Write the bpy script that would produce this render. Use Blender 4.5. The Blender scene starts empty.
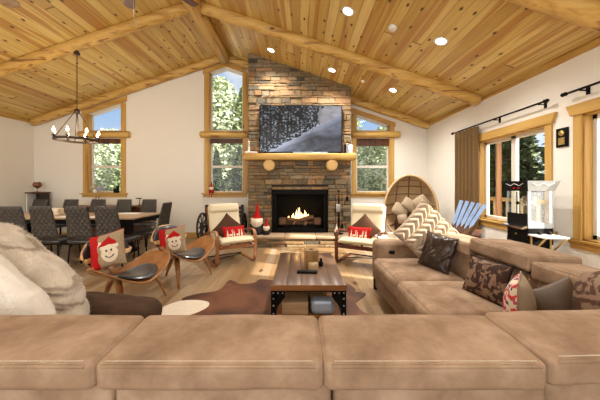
import bpy, bmesh, math, random
from mathutils import Vector, Matrix, noise
random.seed(7)
COL = bpy.context.scene.collection
PI = math.pi
R = math.radians
F = 266.7; H = 1.3; VX = 300.0; VY = 187.0

# ------------------------------------------------------------------ node helpers
class NT:
    def __init__(s, name):
        s.m = bpy.data.materials.new(name); s.m.use_nodes = True
        s.t = s.m.node_tree; s.b = s.t.nodes['Principled BSDF']; s.out = s.t.nodes['Material Output']
    def n(s, typ, **kw):
        nd = s.t.nodes.new('ShaderNode' + typ)
        for k, v in kw.items():
            if k.startswith('i_'):
                key = k[2:]
                key = int(key) if key.isdigit() else key
                s.set(nd.inputs[key], v)
            else:
                setattr(nd, k, v)
        return nd
    def set(s, inp, v):
        if hasattr(v, 'is_output') or isinstance(v, bpy.types.NodeSocket):
            s.t.links.new(v, inp)
        else:
            if isinstance(v, (tuple, list)) and len(v) == 3 and inp.type == 'RGBA': v = (*v, 1)
            inp.default_value = v
    def math(s, op, a, b=0.0, c=0.0):
        nd = s.t.nodes.new('ShaderNodeMath'); nd.operation = op
        s.set(nd.inputs[0], a); s.set(nd.inputs[1], b); s.set(nd.inputs[2], c)
        return nd.outputs[0]
    def mix(s, fac, a, b, blend='MIX'):
        nd = s.t.nodes.new('ShaderNodeMix'); nd.data_type = 'RGBA'; nd.blend_type = blend
        s.set(nd.inputs[0], fac); s.set(nd.inputs[6], a); s.set(nd.inputs[7], b)
        return nd.outputs[2]
    def ramp(s, fac, stops, interp='LINEAR'):
        nd = s.t.nodes.new('ShaderNodeValToRGB'); nd.color_ramp.interpolation = interp
        e = nd.color_ramp.elements
        while len(e) < len(stops): e.new(0.5)
        for i, (p, c) in enumerate(stops):
            e[i].position = p
            e[i].color = (*c, 1) if isinstance(c, (tuple, list)) else (c, c, c, 1)
        s.set(nd.inputs[0], fac); return nd.outputs[0]
    def obj(s, scale=(1, 1, 1)):
        tc = s.n('TexCoord'); mp = s.n('Mapping'); s.t.links.new(tc.outputs['Object'], mp.inputs[0])
        mp.inputs['Scale'].default_value = scale; return mp.outputs[0]
    def noise(s, vec, scale=5, detail=3, rough=.5, dist=0):
        nd = s.n('TexNoise'); s.set(nd.inputs['Vector'], vec)
        nd.inputs['Scale'].default_value = scale; nd.inputs['Detail'].default_value = detail
        nd.inputs['Roughness'].default_value = rough; nd.inputs['Distortion'].default_value = dist
        return nd.outputs['Fac']
    def bump(s, h, strength=.3, dist=.01):
        nd = s.n('Bump'); s.set(nd.inputs['Height'], h)
        nd.inputs['Strength'].default_value = strength; nd.inputs['Distance'].default_value = dist
        s.t.links.new(nd.outputs[0], s.b.inputs['Normal'])
    def fin(s, col=None, rough=.5, metal=0, spec=None, coat=0):
        if spec is None: spec = .12 if (not isinstance(rough, float) or rough > .6) else (.35 if metal == 0 else .5)
        if col is not None: s.set(s.b.inputs['Base Color'], col)
        s.set(s.b.inputs['Roughness'], rough); s.b.inputs['Metallic'].default_value = metal
        if spec is not None: s.b.inputs['Specular IOR Level'].default_value = spec
        if coat: s.b.inputs['Coat Weight'].default_value = coat; s.b.inputs['Coat Roughness'].default_value = .15
        return s.m

def plain(name, col, rough=.5, metal=0, var=.08, scale=12, bump=0, coat=0, spec=None):
    t = NT(name); v = t.obj()
    f = t.noise(v, scale, 3)
    a = tuple(c * (1 - var) for c in col); b = tuple(min(1, c * (1 + var)) for c in col)
    c = t.mix(f, a, b)
    if bump: t.bump(t.noise(v, scale * 6, 3), bump, .004)
    return t.fin(c, rough, metal, spec, coat)

def emit(name, col, strength):
    t = NT(name); e = t.n('Emission'); t.set(e.inputs[0], col); e.inputs[1].default_value = strength
    t.t.links.new(e.outputs[0], t.out.inputs[0]); return t.m

def wood(name, axis, light, mid, dark, knots=.5, grain=1.0, rough=.45, kscale=3.0, coat=0.0, knotcol=(.07, .024, .008), crack=0):
    """solid wood, grain running along axis 0/1/2"""
    t = NT(name)
    s1 = [9, 9, 9]; s1[axis] = .7
    s2 = [60, 60, 60]; s2[axis] = 2.0
    f1 = t.noise(t.obj(tuple(s1)), 1, 3, .55, .6)
    f2 = t.noise(t.obj(tuple(s2)), 1, 3, .6)
    c = t.ramp(f1, [(.3, light), (.52, mid), (.72, dark)])
    c = t.mix(t.math('MULTIPLY', f2, .45 * grain), c, dark, 'MULTIPLY')
    if crack:
        s4 = [16, 16, 16]; s4[axis] = .55
        fc = t.noise(t.obj(tuple(s4)), 1, 2, .5, .4)
        c = t.mix(t.math('MULTIPLY', t.ramp(fc, [(.60, 0.0), (.68, 1.0)]), crack), c, (.20, .075, .018))
    if knots > 0:
        s3 = [kscale * 1.3] * 3; s3[axis] = kscale * .62
        vo = t.n('TexVoronoi'); t.set(vo.inputs['Vector'], t.obj(tuple(s3))); vo.inputs['Scale'].default_value = 1
        sep = t.n('SeparateColor'); t.t.links.new(vo.outputs['Color'], sep.inputs[0])
        pres = t.math('LESS_THAN', sep.outputs[0], knots)
        ring = t.ramp(vo.outputs['Distance'], [(.05, 1.0), (.09, .4), (.16, 0.0)])
        c = t.mix(t.math('MULTIPLY', ring, pres), c, knotcol)
    t.bump(f2, .12, .004)
    return t.fin(c, rough, coat=coat)

def planks(name, across, width, length, cols, groove=.035, knots=.4, rough=.4, groovecol=(.10, .05, .02), strip=None, kn=(2.6, 5.5), coat=0, grain=.5):
    t = NT(name); tc = t.n('TexCoord'); sep = t.n('SeparateXYZ'); t.t.links.new(tc.outputs['Object'], sep.inputs[0])
    A = sep.outputs[across]; L = sep.outputs[1 - across]
    a = t.math('DIVIDE', A, width); ca = t.math('FLOOR', a); fr = t.math('FRACT', a)
    w1 = t.n('TexWhiteNoise', noise_dimensions='1D'); t.set(w1.inputs['W'], ca)
    l = t.math('ADD', t.math('DIVIDE', L, length), t.math('MULTIPLY', w1.outputs[0], 5.0))
    cl = t.math('FLOOR', l); fl = t.math('FRACT', l)
    cb = t.n('CombineXYZ'); t.set(cb.inputs[0], ca); t.set(cb.inputs[1], cl)
    w2 = t.n('TexWhiteNoise', noise_dimensions='3D'); t.set(w2.inputs['Vector'], cb.outputs[0])
    rnd = w2.outputs['Value']
    c = t.ramp(rnd, cols)
    g = t.n('CombineXYZ'); t.set(g.inputs[0], t.math('MULTIPLY', A, 26)); t.set(g.inputs[1], t.math('MULTIPLY', L, 1.3)); t.set(g.inputs[2], t.math('MULTIPLY', rnd, 30))
    f1 = t.noise(g.outputs[0], 1, 4, .6, .8)
    dk = t.ramp(f1, [(.35, (1, 1, 1)), (.62, (.80, .68, .52)), (.8, (.6, .42, .25))])
    c = t.mix(grain, c, dk, 'MULTIPLY')
    if strip:      # broad heart-wood streaks inside some boards
        g2 = t.n('CombineXYZ'); t.set(g2.inputs[0], t.math('MULTIPLY', A, 8)); t.set(g2.inputs[1], t.math('MULTIPLY', L, .35)); t.set(g2.inputs[2], t.math('MULTIPLY', rnd, 50))
        f2 = t.noise(g2.outputs[0], 1, 2, .5, .3)
        c = t.mix(t.math('MULTIPLY', t.ramp(f2, [(.54, 0.0), (.60, 1.0)]), .75), c, strip)
    if knots > 0:
        g3 = t.n('CombineXYZ'); t.set(g3.inputs[0], t.math('MULTIPLY', A, kn[1])); t.set(g3.inputs[1], t.math('MULTIPLY', L, kn[0])); t.set(g3.inputs[2], 0.0)
        vo = t.n('TexVoronoi', voronoi_dimensions='2D'); t.set(vo.inputs['Vector'], g3.outputs[0]); vo.inputs['Scale'].default_value = 1
        sc = t.n('SeparateColor'); t.t.links.new(vo.outputs['Color'], sc.inputs[0])
        pres = t.math('LESS_THAN', sc.outputs[0], knots)
        ring = t.ramp(vo.outputs['Distance'], [(.05, 1.0), (.08, .45), (.13, 0.0)])
        c = t.mix(t.math('MULTIPLY', ring, pres), c, (.07, .022, .008))
    e1 = t.math('LESS_THAN', fr, groove); e2 = t.math('LESS_THAN', fl, .003)
    ed = t.math('MAXIMUM', e1, e2)
    c = t.mix(t.math('MULTIPLY', ed, .8), c, groovecol)
    t.bump(t.math('SUBTRACT', 1.0, ed), .5, .006)
    return t.fin(c, rough, coat=coat)

# ------------------------------------------------------------------ mesh helpers
class MB:
    """collects shapes and links them as one mesh object"""
    def __init__(s): s.v = []; s.f = []; s.mi = []; s.cur = 0; s.sm = []; s.smooth = True; s.cols = None
    def add(s, vs, fs, M=None, mi=None):
        o = len(s.v)
        if M is not None: vs = [M @ Vector(p) for p in vs]
        s.v += [tuple(p) for p in vs]
        for i, f in enumerate(fs):
            s.f.append([o + k for k in f]); s.mi.append(s.cur if mi is None else (mi if isinstance(mi, int) else mi[i])); s.sm.append(s.smooth)
        return s
    def box(s, x0, x1, y0, y1, z0, z1, M=None):
        vs = [(x, y, z) for x in (x0, x1) for y in (y0, y1) for z in (z0, z1)]
        fs = [(0, 1, 3, 2), (4, 6, 7, 5), (0, 4, 5, 1), (2, 3, 7, 6), (0, 2, 6, 4), (1, 5, 7, 3)]
        a = s.smooth; s.smooth = False; s.add(vs, fs, M); s.smooth = a; return s
    def rbox(s, x0, x1, y0, y1, z0, z1, r=.02, n=3, m=4, M=None, puff=0.0):
        """rounded box; puff bulges the top and faces"""
        hx, hy, hz = (x1 - x0) / 2, (y1 - y0) / 2, (z1 - z0) / 2; r = min(r, hx * .98, hy * .98, hz * .98)
        c = Vector(((x0 + x1) / 2, (y0 + y1) / 2, (z0 + z1) / 2))
        def cuts(h):
            a = [-h + r * (1 - math.cos(PI / 2 * i / n)) for i in range(n)]
            b = [-(h - r) + 2 * (h - r) * i / m for i in range(m + 1)]
            return a + b + [-q for q in reversed(a)]
        X, Y, Z = cuts(hx), cuts(hy), cuts(hz); hs = (hx, hy, hz)
        vs = []; fs = []
        def face(ax, sg):
            u, w = [(1, 2), (2, 0), (0, 1)][ax]; U = (X, Y, Z)[u]; W = (X, Y, Z)[w]; o = len(vs)
            for a in U:
                for b in W:
                    p = [0, 0, 0]; p[ax] = sg * hs[ax]; p[u] = a; p[w] = b
                    q = Vector([max(-(hs[k] - r), min(hs[k] - r, p[k])) for k in range(3)]); d = Vector(p) - q
                    if d.length > 1e-9: d = d.normalized() * r
                    t = q + d
                    if puff:
                        k = (1 - (a / hs[u]) ** 2) * (1 - (b / hs[w]) ** 2); t[ax] += sg * puff * max(0, k) ** .6 * min(1, hs[u] / .1) 
                    vs.append(tuple(t + c))
            nW = len(W)
            for i in range(len(U) - 1):
                for j in range(nW - 1):
                    q = (o + i * nW + j, o + (i + 1) * nW + j, o + (i + 1) * nW + j + 1, o + i * nW + j + 1)
                    fs.append(q if sg > 0 else q[::-1])
        for ax in range(3):
            face(ax, 1); face(ax, -1)
        return s.add(vs, fs, M)
    def tube(s, pts, rad, n=8, M=None, caps=True, close=False, flat=1.0):
        pts = [Vector(p) for p in pts]; k = len(pts)
        rs = rad if isinstance(rad, (list, tuple)) else [rad] * k
        vs = []; fs = []; up = None
        for i in range(k):
            if close: d = pts[(i + 1) % k] - pts[i - 1]
            else: d = pts[min(i + 1, k - 1)] - pts[max(i - 1, 0)]
            d = d.normalized() if d.length > 1e-9 else Vector((0, 0, 1))
            if up is None:
                up = Vector((0, 0, 1)) if abs(d.z) < .9 else Vector((1, 0, 0))
            a = d.cross(up)
            if a.length < 1e-6: a = d.cross(Vector((0, 1, 0)))
            a.normalize(); b = d.cross(a).normalized(); up = -b if False else up
            up = b.cross(d) if False else up
            for j in range(n):
                t = 2 * PI * j / n
                vs.append(tuple(pts[i] + a * (math.cos(t) * rs[i]) + b * (math.sin(t) * rs[i] * flat)))
        kk = k if close else k - 1
        for i in range(kk):
            for j in range(n):
                i2 = (i + 1) % k
                fs.append((i * n + j, i * n + (j + 1) % n, i2 * n + (j + 1) % n, i2 * n + j))
        if caps and not close:
            fs.append(tuple(range(n - 1, -1, -1))); fs.append(tuple((k - 1) * n + j for j in range(n)))
        return s.add(vs, fs, M)
    def lathe(s, prof, n=20, M=None, cx=0, cy=0, caps=True):
        """prof = [(r, z)] bottom to top"""
        vs = []; fs = []; k = len(prof)
        for (r, z) in prof:
            for j in range(n):
                t = 2 * PI * j / n; vs.append((cx + r * math.cos(t), cy + r * math.sin(t), z))
        for i in range(k - 1):
            for j in range(n): fs.append((i * n + j, i * n + (j + 1) % n, (i + 1) * n + (j + 1) % n, (i + 1) * n + j))
        if caps: fs.append(tuple(range(n - 1, -1, -1))); fs.append(tuple((k - 1) * n + j for j in range(n)))
        return s.add(vs, fs, M)
    def prism(s, poly, axis, a, b, M=None):
        """poly: 2D points in the two other axes (order x,y,z without axis), extruded from a to b along axis"""
        def P(p, t):
            q = [p[0], p[1]]; q.insert(axis, t); return tuple(q)
        n = len(poly); vs = [P(p, a) for p in poly] + [P(p, b) for p in poly]
        fs = [tuple(range(n)), tuple(range(2 * n - 1, n - 1, -1))] + [(i, n + i, n + (i + 1) % n, (i + 1) % n) for i in range(n)]
        q = s.smooth; s.smooth = False; s.add(vs, fs, M); s.smooth = q; return s
    def ribbon(s, path, t, x0, x1, M=None):
        """bent board: path of (y,z), thickness t, from x0 to x1"""
        k = len(path); P = [Vector(p) for p in path]; vs = []; fs = []
        for i in range(k):
            d = (P[min(i + 1, k - 1)] - P[max(i - 1, 0)]).normalized(); nr = Vector((-d.y, d.x)) * (t / 2)
            a = P[i] + nr; b = P[i] - nr
            vs += [(x0, a.x, a.y), (x1, a.x, a.y), (x1, b.x, b.y), (x0, b.x, b.y)]
        for i in range(k - 1):
            for j in range(4): fs.append((4 * i + j, 4 * i + (j + 1) % 4, 4 * i + 4 + (j + 1) % 4, 4 * i + 4 + j))
        fs.append((3, 2, 1, 0)); fs.append(tuple(4 * (k - 1) + j for j in range(4)))
        q = s.smooth; s.smooth = False; s.add(vs, fs, M); s.smooth = q; return s
    def grid(s, fn, nu, nv, M=None, mi=None, flip=False, wrapu=False):
        vs = [fn(i / nu, j / nv) for i in range(nu + 1) for j in range(nv + 1)]; fs = []; ms = []
        for i in range(nu):
            for j in range(nv):
                q = (i * (nv + 1) + j, (i + 1) * (nv + 1) + j, (i + 1) * (nv + 1) + j + 1, i * (nv + 1) + j + 1)
                fs.append(q[::-1] if flip else q)
                if mi: ms.append(mi((i + .5) / nu, (j + .5) / nv))
        return s.add(vs, fs, M, ms if mi else None)
    def pillow(s, w, h, t, n=24, M=None, front=None, disp=None, back=0, pinch=.07, p=.5, rnd=0.0):
        """soft square cushion in local XZ, front face looks to -Y"""
        def pos(u, v, sg):
            x = (u * 2 - 1); z = (v * 2 - 1)
            e = max(0, (1 - x ** 2)) ** p * max(0, (1 - z ** 2)) ** p
            px = x * (1 - pinch * (1 - z * z)) * (1 - rnd * z ** 4) * w / 2; pz = z * (1 - pinch * (1 - x * x)) * (1 - rnd * x ** 4) * h / 2
            y = sg * t / 2 * e
            q = Vector((px, y, pz))
            if disp: q.y += sg * disp(u, v) * min(1, e * 3)
            return tuple(q)
        s.grid(lambda u, v: pos(u, v, -1), n, n, M, front, flip=False)
        s.grid(lambda u, v: pos(u, v, 1), n, n, M, (lambda u, v: back), flip=True)
        return s
    def build(s, name, mats, parent=None, bevel=0, seg=2, weld=True, sub=0, solid=0, autos=None):
        me = bpy.data.meshes.new(name); me.from_pydata(s.v, [], s.f); me.update()
        if not isinstance(mats, (list, tuple)): mats = [mats]
        for m in mats: me.materials.append(m)
        me.polygons.foreach_set('material_index', s.mi); me.polygons.foreach_set('use_smooth', s.sm)
        if s.cols is not None:
            ca = me.color_attributes.new('Col', 'FLOAT_COLOR', 'CORNER'); flat = []
            for i, f in enumerate(s.f):
                c = s.cols[i]; flat += [c[0], c[1], c[2], 1.0] * len(f)
            ca.data.foreach_set('color', flat)
        if weld:
            bm = bmesh.new(); bm.from_mesh(me); bmesh.ops.remove_doubles(bm, verts=bm.verts, dist=1e-5)
            bmesh.ops.recalc_face_normals(bm, faces=bm.faces) if weld != 'keep' else None
            bm.to_mesh(me); bm.free()
        o = bpy.data.objects.new(name, me); COL.objects.link(o)
        if parent is not None: o.parent = parent
        if bevel:
            b = o.modifiers.new('Bevel', 'BEVEL'); b.width = bevel; b.segments = seg; b.limit_method = 'ANGLE'; b.angle_limit = R(40)
        if sub:
            b = o.modifiers.new('Sub', 'SUBSURF'); b.levels = sub; b.render_levels = sub
        return o

def frameM(center, w, up):
    """matrix whose local X follows w and local Z follows up"""
    x = Vector(w).normalized(); z = Vector(up); z = (z - x * z.dot(x)).normalized(); y = z.cross(x)
    return Matrix.Translation(Vector(center)) @ Matrix(((x.x, y.x, z.x), (x.y, y.y, z.y), (x.z, y.z, z.z))).to_4x4()
def rotM(loc, rz=0, rx=0, ry=0):
    return Matrix.Translation(Vector(loc)) @ Matrix.Rotation(rz, 4, 'Z') @ Matrix.Rotation(ry, 4, 'Y') @ Matrix.Rotation(rx, 4, 'X')
def tag(o, label=None, cat=None, group=None, kind=None):
    if label: o['label'] = label
    if cat: o['category'] = cat
    if group: o['group'] = group
    if kind: o['kind'] = kind
    return o
def thing(name, label, cat, loc=(0, 0, 0), rz=0, group=None, kind=None):
    o = bpy.data.objects.new(name, None); COL.objects.link(o); o.location = loc; o.rotation_euler = (0, 0, rz)
    o.empty_display_size = .1
    return tag(o, label, cat, group, kind)
def copy_tree(o, parent=None):
    c = o.copy(); COL.objects.link(c)
    if parent is not None: c.parent = parent
    for ch in list(o.children): copy_tree(ch, c)
    return c
def struct(name, mb, mat, label, cat=None, **kw):
    o = mb.build(name, mat, **kw); return tag(o, label, cat or name.split('_')[0], kind='structure')
def smoothpath(pts, n=6):
    """Catmull-Rom through points of any dimension"""
    out = []; k = len(pts)
    for i in range(k - 1):
        p0, p1, p2, p3 = pts[max(i - 1, 0)], pts[i], pts[i + 1], pts[min(i + 2, k - 1)]
        for j in range(n):
            t = j / n
            out.append(tuple(.5 * ((2 * b) + (-a + c) * t + (2 * a - 5 * b + 4 * c - d) * t * t + (-a + 3 * b - 3 * c + d) * t ** 3) for a, b, c, d in zip(p0, p1, p2, p3)))
    out.append(tuple(pts[-1])); return out
def lerp(tab, x):
    if x <= tab[0][0]: return tab[0][1:]
    for a, b in zip(tab, tab[1:]):
        if x <= b[0]:
            k = (x - a[0]) / (b[0] - a[0]); return [p + (q - p) * k for p, q in zip(a[1:], b[1:])]
    return tab[-1][1:]

# ------------------------------------------------------------------ materials
PL, PM, PD = (.66, .40, .16), (.55, .30, .095), (.36, .16, .04)
M = {}
M['ceil'] = planks('pine_ceiling_boards', 0, .14, 9.0, [(0, (.64, .46, .14)), (.3, (.74, .58, .225)), (.6, (.66, .48, .155)), (.85, (.50, .32, .085)), (1, (.77, .62, .26))], groove=.045, knots=.5, rough=.33, groovecol=(.2, .09, .02), strip=(.42, .19, .04))
M['log_x'] = wood('peeled_log_x', 0, (.76, .53, .18), (.67, .44, .125), (.38, .19, .04), knots=.6, kscale=3.2, rough=.4, crack=.8)
M['log_y'] = wood('peeled_log_y', 1, (.76, .53, .18), (.67, .44, .125), (.38, .19, .04), knots=.6, kscale=3.2, rough=.4, crack=.8)
M['trim_x'] = wood('pine_trim_x', 0, (.68, .45, .14), (.60, .37, .10), (.44, .23, .05), knots=.35, rough=.4)
M['trim_y'] = wood('pine_trim_y', 1, (.68, .46, .15), (.60, .38, .11), (.44, .24, .06), knots=.35, rough=.4)
M['trim_z'] = wood('pine_trim_z', 2, (.68, .46, .15), (.60, .38, .11), (.44, .24, .06), knots=.4, rough=.4)
M['floor'] = planks('hickory_floor', 0, .15, 1.3, [(0, (.29, .205, .12)), (.3, (.36, .27, .175)), (.6, (.24, .155, .08)), (.8, (.32, .225, .13)), (1, (.40, .31, .215))], groove=.03, knots=.25, rough=.28, groovecol=(.14, .07, .03), kn=(1.2, 3.0), strip=(.26, .14, .06), grain=.85)
M['wall'] = plain('warm_white_plaster', (.81, .785, .72), .85, var=.02, scale=3, bump=.05)
M['white'] = plain('white_paint', (.82, .81, .78), .5, var=.02)
M['vinyl'] = plain('pale_vinyl_sash', (.70, .66, .58), .45, var=.03)
M['black'] = plain('black_metal', (.005, .0045, .0045), .5, metal=0, var=.2, spec=.10)
M['blackwood'] = plain('black_wood', (.03, .024, .02), .45, var=.25)
M['iron'] = plain('rust_black_iron', (.05, .03, .02), .5, metal=.5, var=.3)
M['steel'] = plain('brushed_steel', (.5, .5, .5), .3, metal=1)
M['chrome'] = plain('chrome', (.7, .7, .7), .12, metal=1, var=.02)
M['gold'] = plain('brass', (.65, .45, .15), .35, metal=.8)
def suede():
    t = NT('tan_suede'); v = t.obj()
    f = t.noise(v, 7, 4, .6, .25); f2 = t.noise(v, 40, 2)
    c = t.ramp(f, [(.3, (.215, .138, .087)), (.5, (.30, .202, .132)), (.7, (.39, .277, .192))])
    c = t.mix(.25, c, t.ramp(f2, [(.3, (.7, .7, .7)), (.7, (1, 1, 1))]), 'MULTIPLY')
    t.bump(t.noise(v, 220, 2), .15, .002)
    return t.fin(c, .92)
M['suede'] = suede()
M['suede_dark'] = plain('dark_brown_suede', (.065, .038, .024), .9, var=.3, scale=14, bump=.2)
M['stitch'] = plain('pale_thread', (.56, .45, .34), .8)
M['leather'] = plain('black_leather', (.018, .018, .022), .28, var=.15, scale=20, bump=.1, coat=.5)
M['leather_brown'] = plain('dark_brown_leather', (.028, .016, .012), .25, var=.25, scale=16, bump=.15, coat=.4)
M['walnut'] = wood('walnut_ply', 0, (.46, .23, .085), (.36, .165, .055), (.22, .09, .03), knots=0, grain=1.3, rough=.32)
M['plyedge'] = plain('light_ply_edge', (.56, .34, .14), .4)
M['logend'] = plain('cut_log_end', (.72, .49, .20), .6, var=.12, scale=30)
M['birch'] = wood('red_brown_bentwood', 1, (.42, .19, .075), (.34, .14, .05), (.22, .08, .03), knots=0, grain=.7, rough=.3)
M['darkwood'] = wood('dark_red_wood', 1, (.17, .045, .022), (.13, .032, .016), (.07, .018, .01), knots=0, rough=.3)
M['cream'] = plain('cream_leather', (.66, .57, .39), .5, var=.05, scale=8, bump=.05)
M['quilt'] = plain('charcoal_quilted_fabric', (.045, .037, .030), .42, var=.2, scale=30, spec=.35)
M['red'] = plain('red_wool', (.36, .008, .008), .8, var=.12, scale=30)
M['burlap'] = plain('burlap', (.30, .225, .14), .9, var=.35, scale=80)
M['offwhite'] = plain('off_white_felt', (.66, .57, .44), .9, var=.06, scale=30)
M['blackfelt'] = plain('charcoal_felt', (.03, .028, .028), .9, var=.2)
M['skin'] = plain('pink_felt', (.66, .36, .25), .8)
M['brownvelvet'] = plain('brown_velvet', (.065, .028, .014), .8, var=.25, scale=20)
M['tan'] = plain('tan_cotton', (.36, .28, .19), .85, var=.08, scale=20, bump=.1)
M['taupe'] = plain('taupe_satin', (.085, .052, .028), .5, var=.15, scale=8)
M['beigesatin'] = plain('beige_satin', (.26, .19, .12), .45, var=.12, scale=8)
M['knit'] = plain('cream_chunky_yarn', (.40, .31, .225), .9, var=.1, scale=40, bump=.4)
M['cane'] = plain('woven_cane', (.48, .33, .18), .7, var=.25, scale=40, bump=.3)
M['canerib'] = plain('dark_rattan', (.17, .09, .04), .6, var=.25)
M['rim'] = plain('rattan_rim', (.52, .36, .20), .5, var=.15, scale=30)
M['blueslat'] = plain('pale_blue_slat', (.22, .34, .56), .3, var=.25, scale=10, coat=.4)
M['slatwood'] = wood('chestnut_slat', 2, (.20, .085, .04), (.14, .055, .025), (.06, .02, .01), knots=0, rough=.35)
M['tabletop'] = wood('waxed_dark_plank', 1, (.20, .115, .07), (.15, .085, .052), (.10, .055, .033), knots=.25, rough=.3, coat=.1)
M['tableedge'] = wood('chestnut_edge', 0, (.36, .17, .065), (.28, .12, .04), (.16, .06, .02), knots=0, rough=.4)
M['dtop'] = wood('pale_table_board', 0, (.50, .36, .22), (.44, .30, .17), (.35, .22, .11), knots=0, rough=.3)
M['rustic'] = wood('spalted_wood_block', 2, (.44, .27, .09), (.30, .165, .05), (.10, .04, .012), knots=.4, kscale=9, rough=.5)
M['greywood'] = wood('weathered_board', 0, (.36, .29, .22), (.30, .22, .15), (.18, .12, .08), knots=.3, rough=.6)
M['hearthslab'] = plain('sandstone_slab', (.36, .255, .165), .7, var=.2, scale=5, bump=.2)
M['mortar'] = plain('dark_mortar', (.075, .06, .045), .95, var=.2)
M['ceramic'] = plain('burnt_ceramic_log', (.15, .085, .05), .9, var=.5, scale=14, bump=.5)
M['firebrick'] = plain('sooty_panel', (.008, .007, .006), .8, var=.3)
M['steelblue'] = plain('pale_blue_tin', (.35, .42, .55), .35, metal=.3)
M['snowg'] = plain('snowy_ground', (.62, .62, .62), .9, var=.35, scale=.7)
M['roofgrey'] = plain('grey_metal_roof', (.13, .14, .16), .5, var=.15)
M['siding'] = plain('brown_siding', (.13, .09, .065), .8, var=.2)
M['deckwood'] = wood('pale_tan_deck_log', 2, (.66, .44, .22), (.58, .36, .16), (.42, .24, .10), knots=.3)  # pale tan wood, the balusters' own colour
M['deckboard'] = planks('deck_boards', 0, .14, 4, [(0, (.5, .38, .25)), (1, (.42, .3, .2))], knots=0, rough=.7)
M['bark'] = plain('bark', (.13, .085, .06), .95, var=.4, scale=10)
M['curtain_gold'] = None
def curtain():
    t = NT('bronze_curtain'); v = t.obj((1, 1, 1))
    vo = t.n('TexVoronoi'); t.set(vo.inputs['Vector'], v); vo.inputs['Scale'].default_value = 95
    d = t.ramp(vo.outputs['Distance'], [(.25, (.24, .15, .065)), (.5, (.15, .09, .038))])
    return t.fin(d, .7)
M['curtain'] = curtain()
def damask(name, a, b, sc=9):
    t = NT(name); v = t.obj()
    f = t.noise(v, sc, 3, .6, 2.2); c = t.ramp(f, [(.47, a), (.52, b)])
    return t.fin(c, .7)
M['damask'] = damask('brown_damask', (.22, .135, .09), (.045, .022, .016), 9)
M['damask2'] = damask('tan_damask', (.27, .175, .12), (.10, .055, .04), 7)
def floral():
    t = NT('floral_print'); v = t.obj()
    vo = t.n('TexVoronoi'); t.set(vo.inputs['Vector'], v); vo.inputs['Scale'].default_value = 55
    w = t.n('SeparateColor'); t.t.links.new(vo.outputs['Color'], w.inputs[0])
    c = t.ramp(w.outputs[0], [(0, (.62, .05, .06)), (.25, (.7, .6, .45)), (.5, (.05, .05, .07)), (.62, (.72, .62, .5)), (.8, (.5, .08, .12)), (.9, (.2, .16, .3))], 'CONSTANT')
    return t.fin(c, .8)
M['floral'] = floral()
def stone():
    t = NT('ledge_stone'); at = t.n('Attribute', attribute_name='Col'); v = t.obj()
    f = t.noise(v, 14, 5, .65); f2 = t.noise(v, 3, 2)
    c = t.mix(.75, at.outputs['Color'], t.ramp(f, [(.25, (.42, .40, .38)), (.5, (.92, .9, .86)), (.75, (1.35, 1.3, 1.2))]), 'MULTIPLY')
    t.bump(f, .9, .02)
    return t.fin(c, .85)
M['stone'] = stone()
def hide():
    t = NT('cowhide'); v = t.obj(); f = t.noise(v, 2.2, 3, .5, .5); g = t.noise(v, 60, 2)
    c = t.ramp(f, [(.35, (.04, .013, .006)), (.5, (.10, .033, .012)), (.68, (.17, .062, .022))])
    c = t.mix(.3, c, t.ramp(g, [(.3, (.6, .6, .6)), (.7, (1, 1, 1))]), 'MULTIPLY')
    return t.fin(c, .6)
M['hide'] = hide()
M['hidewhite'] = plain('white_hide', (.62, .54, .44), .7, var=.1)
def glass():
    t = NT('window_glass'); tr = t.n('BsdfTransparent'); gl = t.n('BsdfGlossy'); gl.inputs['Roughness'].default_value = .02
    mx = t.n('MixShader'); mx.inputs[0].default_value = .025; t.t.links.new(tr.outputs[0], mx.inputs[1]); t.t.links.new(gl.outputs[0], mx.inputs[2])
    tr.inputs[0].default_value = (.96, .97, .96, 1)
    t.t.links.new(mx.outputs[0], t.out.inputs[0]); return t.m
M['glass'] = glass()
def acrylic():
    t = NT('hazy_acrylic'); tr = t.n('BsdfTransparent'); df = t.n('BsdfDiffuse'); df.inputs[0].default_value = (.75, .78, .78, 1)
    gl = t.n('BsdfGlossy'); gl.inputs['Roughness'].default_value = .08
    m1 = t.n('MixShader'); m1.inputs[0].default_value = .16; t.t.links.new(tr.outputs[0], m1.inputs[1]); t.t.links.new(df.outputs[0], m1.inputs[2])
    m2 = t.n('MixShader'); m2.inputs[0].default_value = .1; t.t.links.new(m1.outputs[0], m2.inputs[1]); t.t.links.new(gl.outputs[0], m2.inputs[2])
    t.t.links.new(m2.outputs[0], t.out.inputs[0]); return t.m
M['acrylic'] = acrylic()
def brownglass():
    t = NT('amber_glass'); return t.fin((.16, .06, .025), .05, coat=.6)
M['brownglass'] = brownglass()
def ridge_shaded_fur(name, a, b, d):
    t = NT(name); v = t.obj(); f = t.noise(v, 5, 4, .6, 1.0); c = t.ramp(f, [(.3, a), (.7, b)])
    mp = t.n('Mapping'); t.set(mp.inputs[0], v); mp.inputs['Rotation'].default_value = (0, R(-28), 0)
    w = t.n('TexWave', wave_type='BANDS', bands_direction='Z'); t.set(w.inputs['Vector'], mp.outputs[0]); w.inputs['Scale'].default_value = 4.6; w.inputs['Distortion'].default_value = 4.5; w.inputs['Detail'].default_value = 3; w.inputs['Detail Scale'].default_value = 1.6
    c = t.mix(t.ramp(w.outputs['Fac'], [(.0, .75), (.16, .3), (.34, 0.0)]), c, d)  # brown bands paint the shade between fur ridges into the colour
    return t.fin(c, .95)
def fur(name, a, b):
    t = NT(name); v = t.obj(); f = t.noise(v, 5, 4, .6, 1.0); c = t.ramp(f, [(.3, a), (.7, b)])
    return t.fin(c, .95)
M['fur_cream'] = fur('cream_fur', (.64, .60, .54), (.76, .73, .67))
M['fur_grey'] = ridge_shaded_fur('grey_beige_fur', (.44, .38, .31), (.66, .60, .51), (.22, .165, .115))
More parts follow.
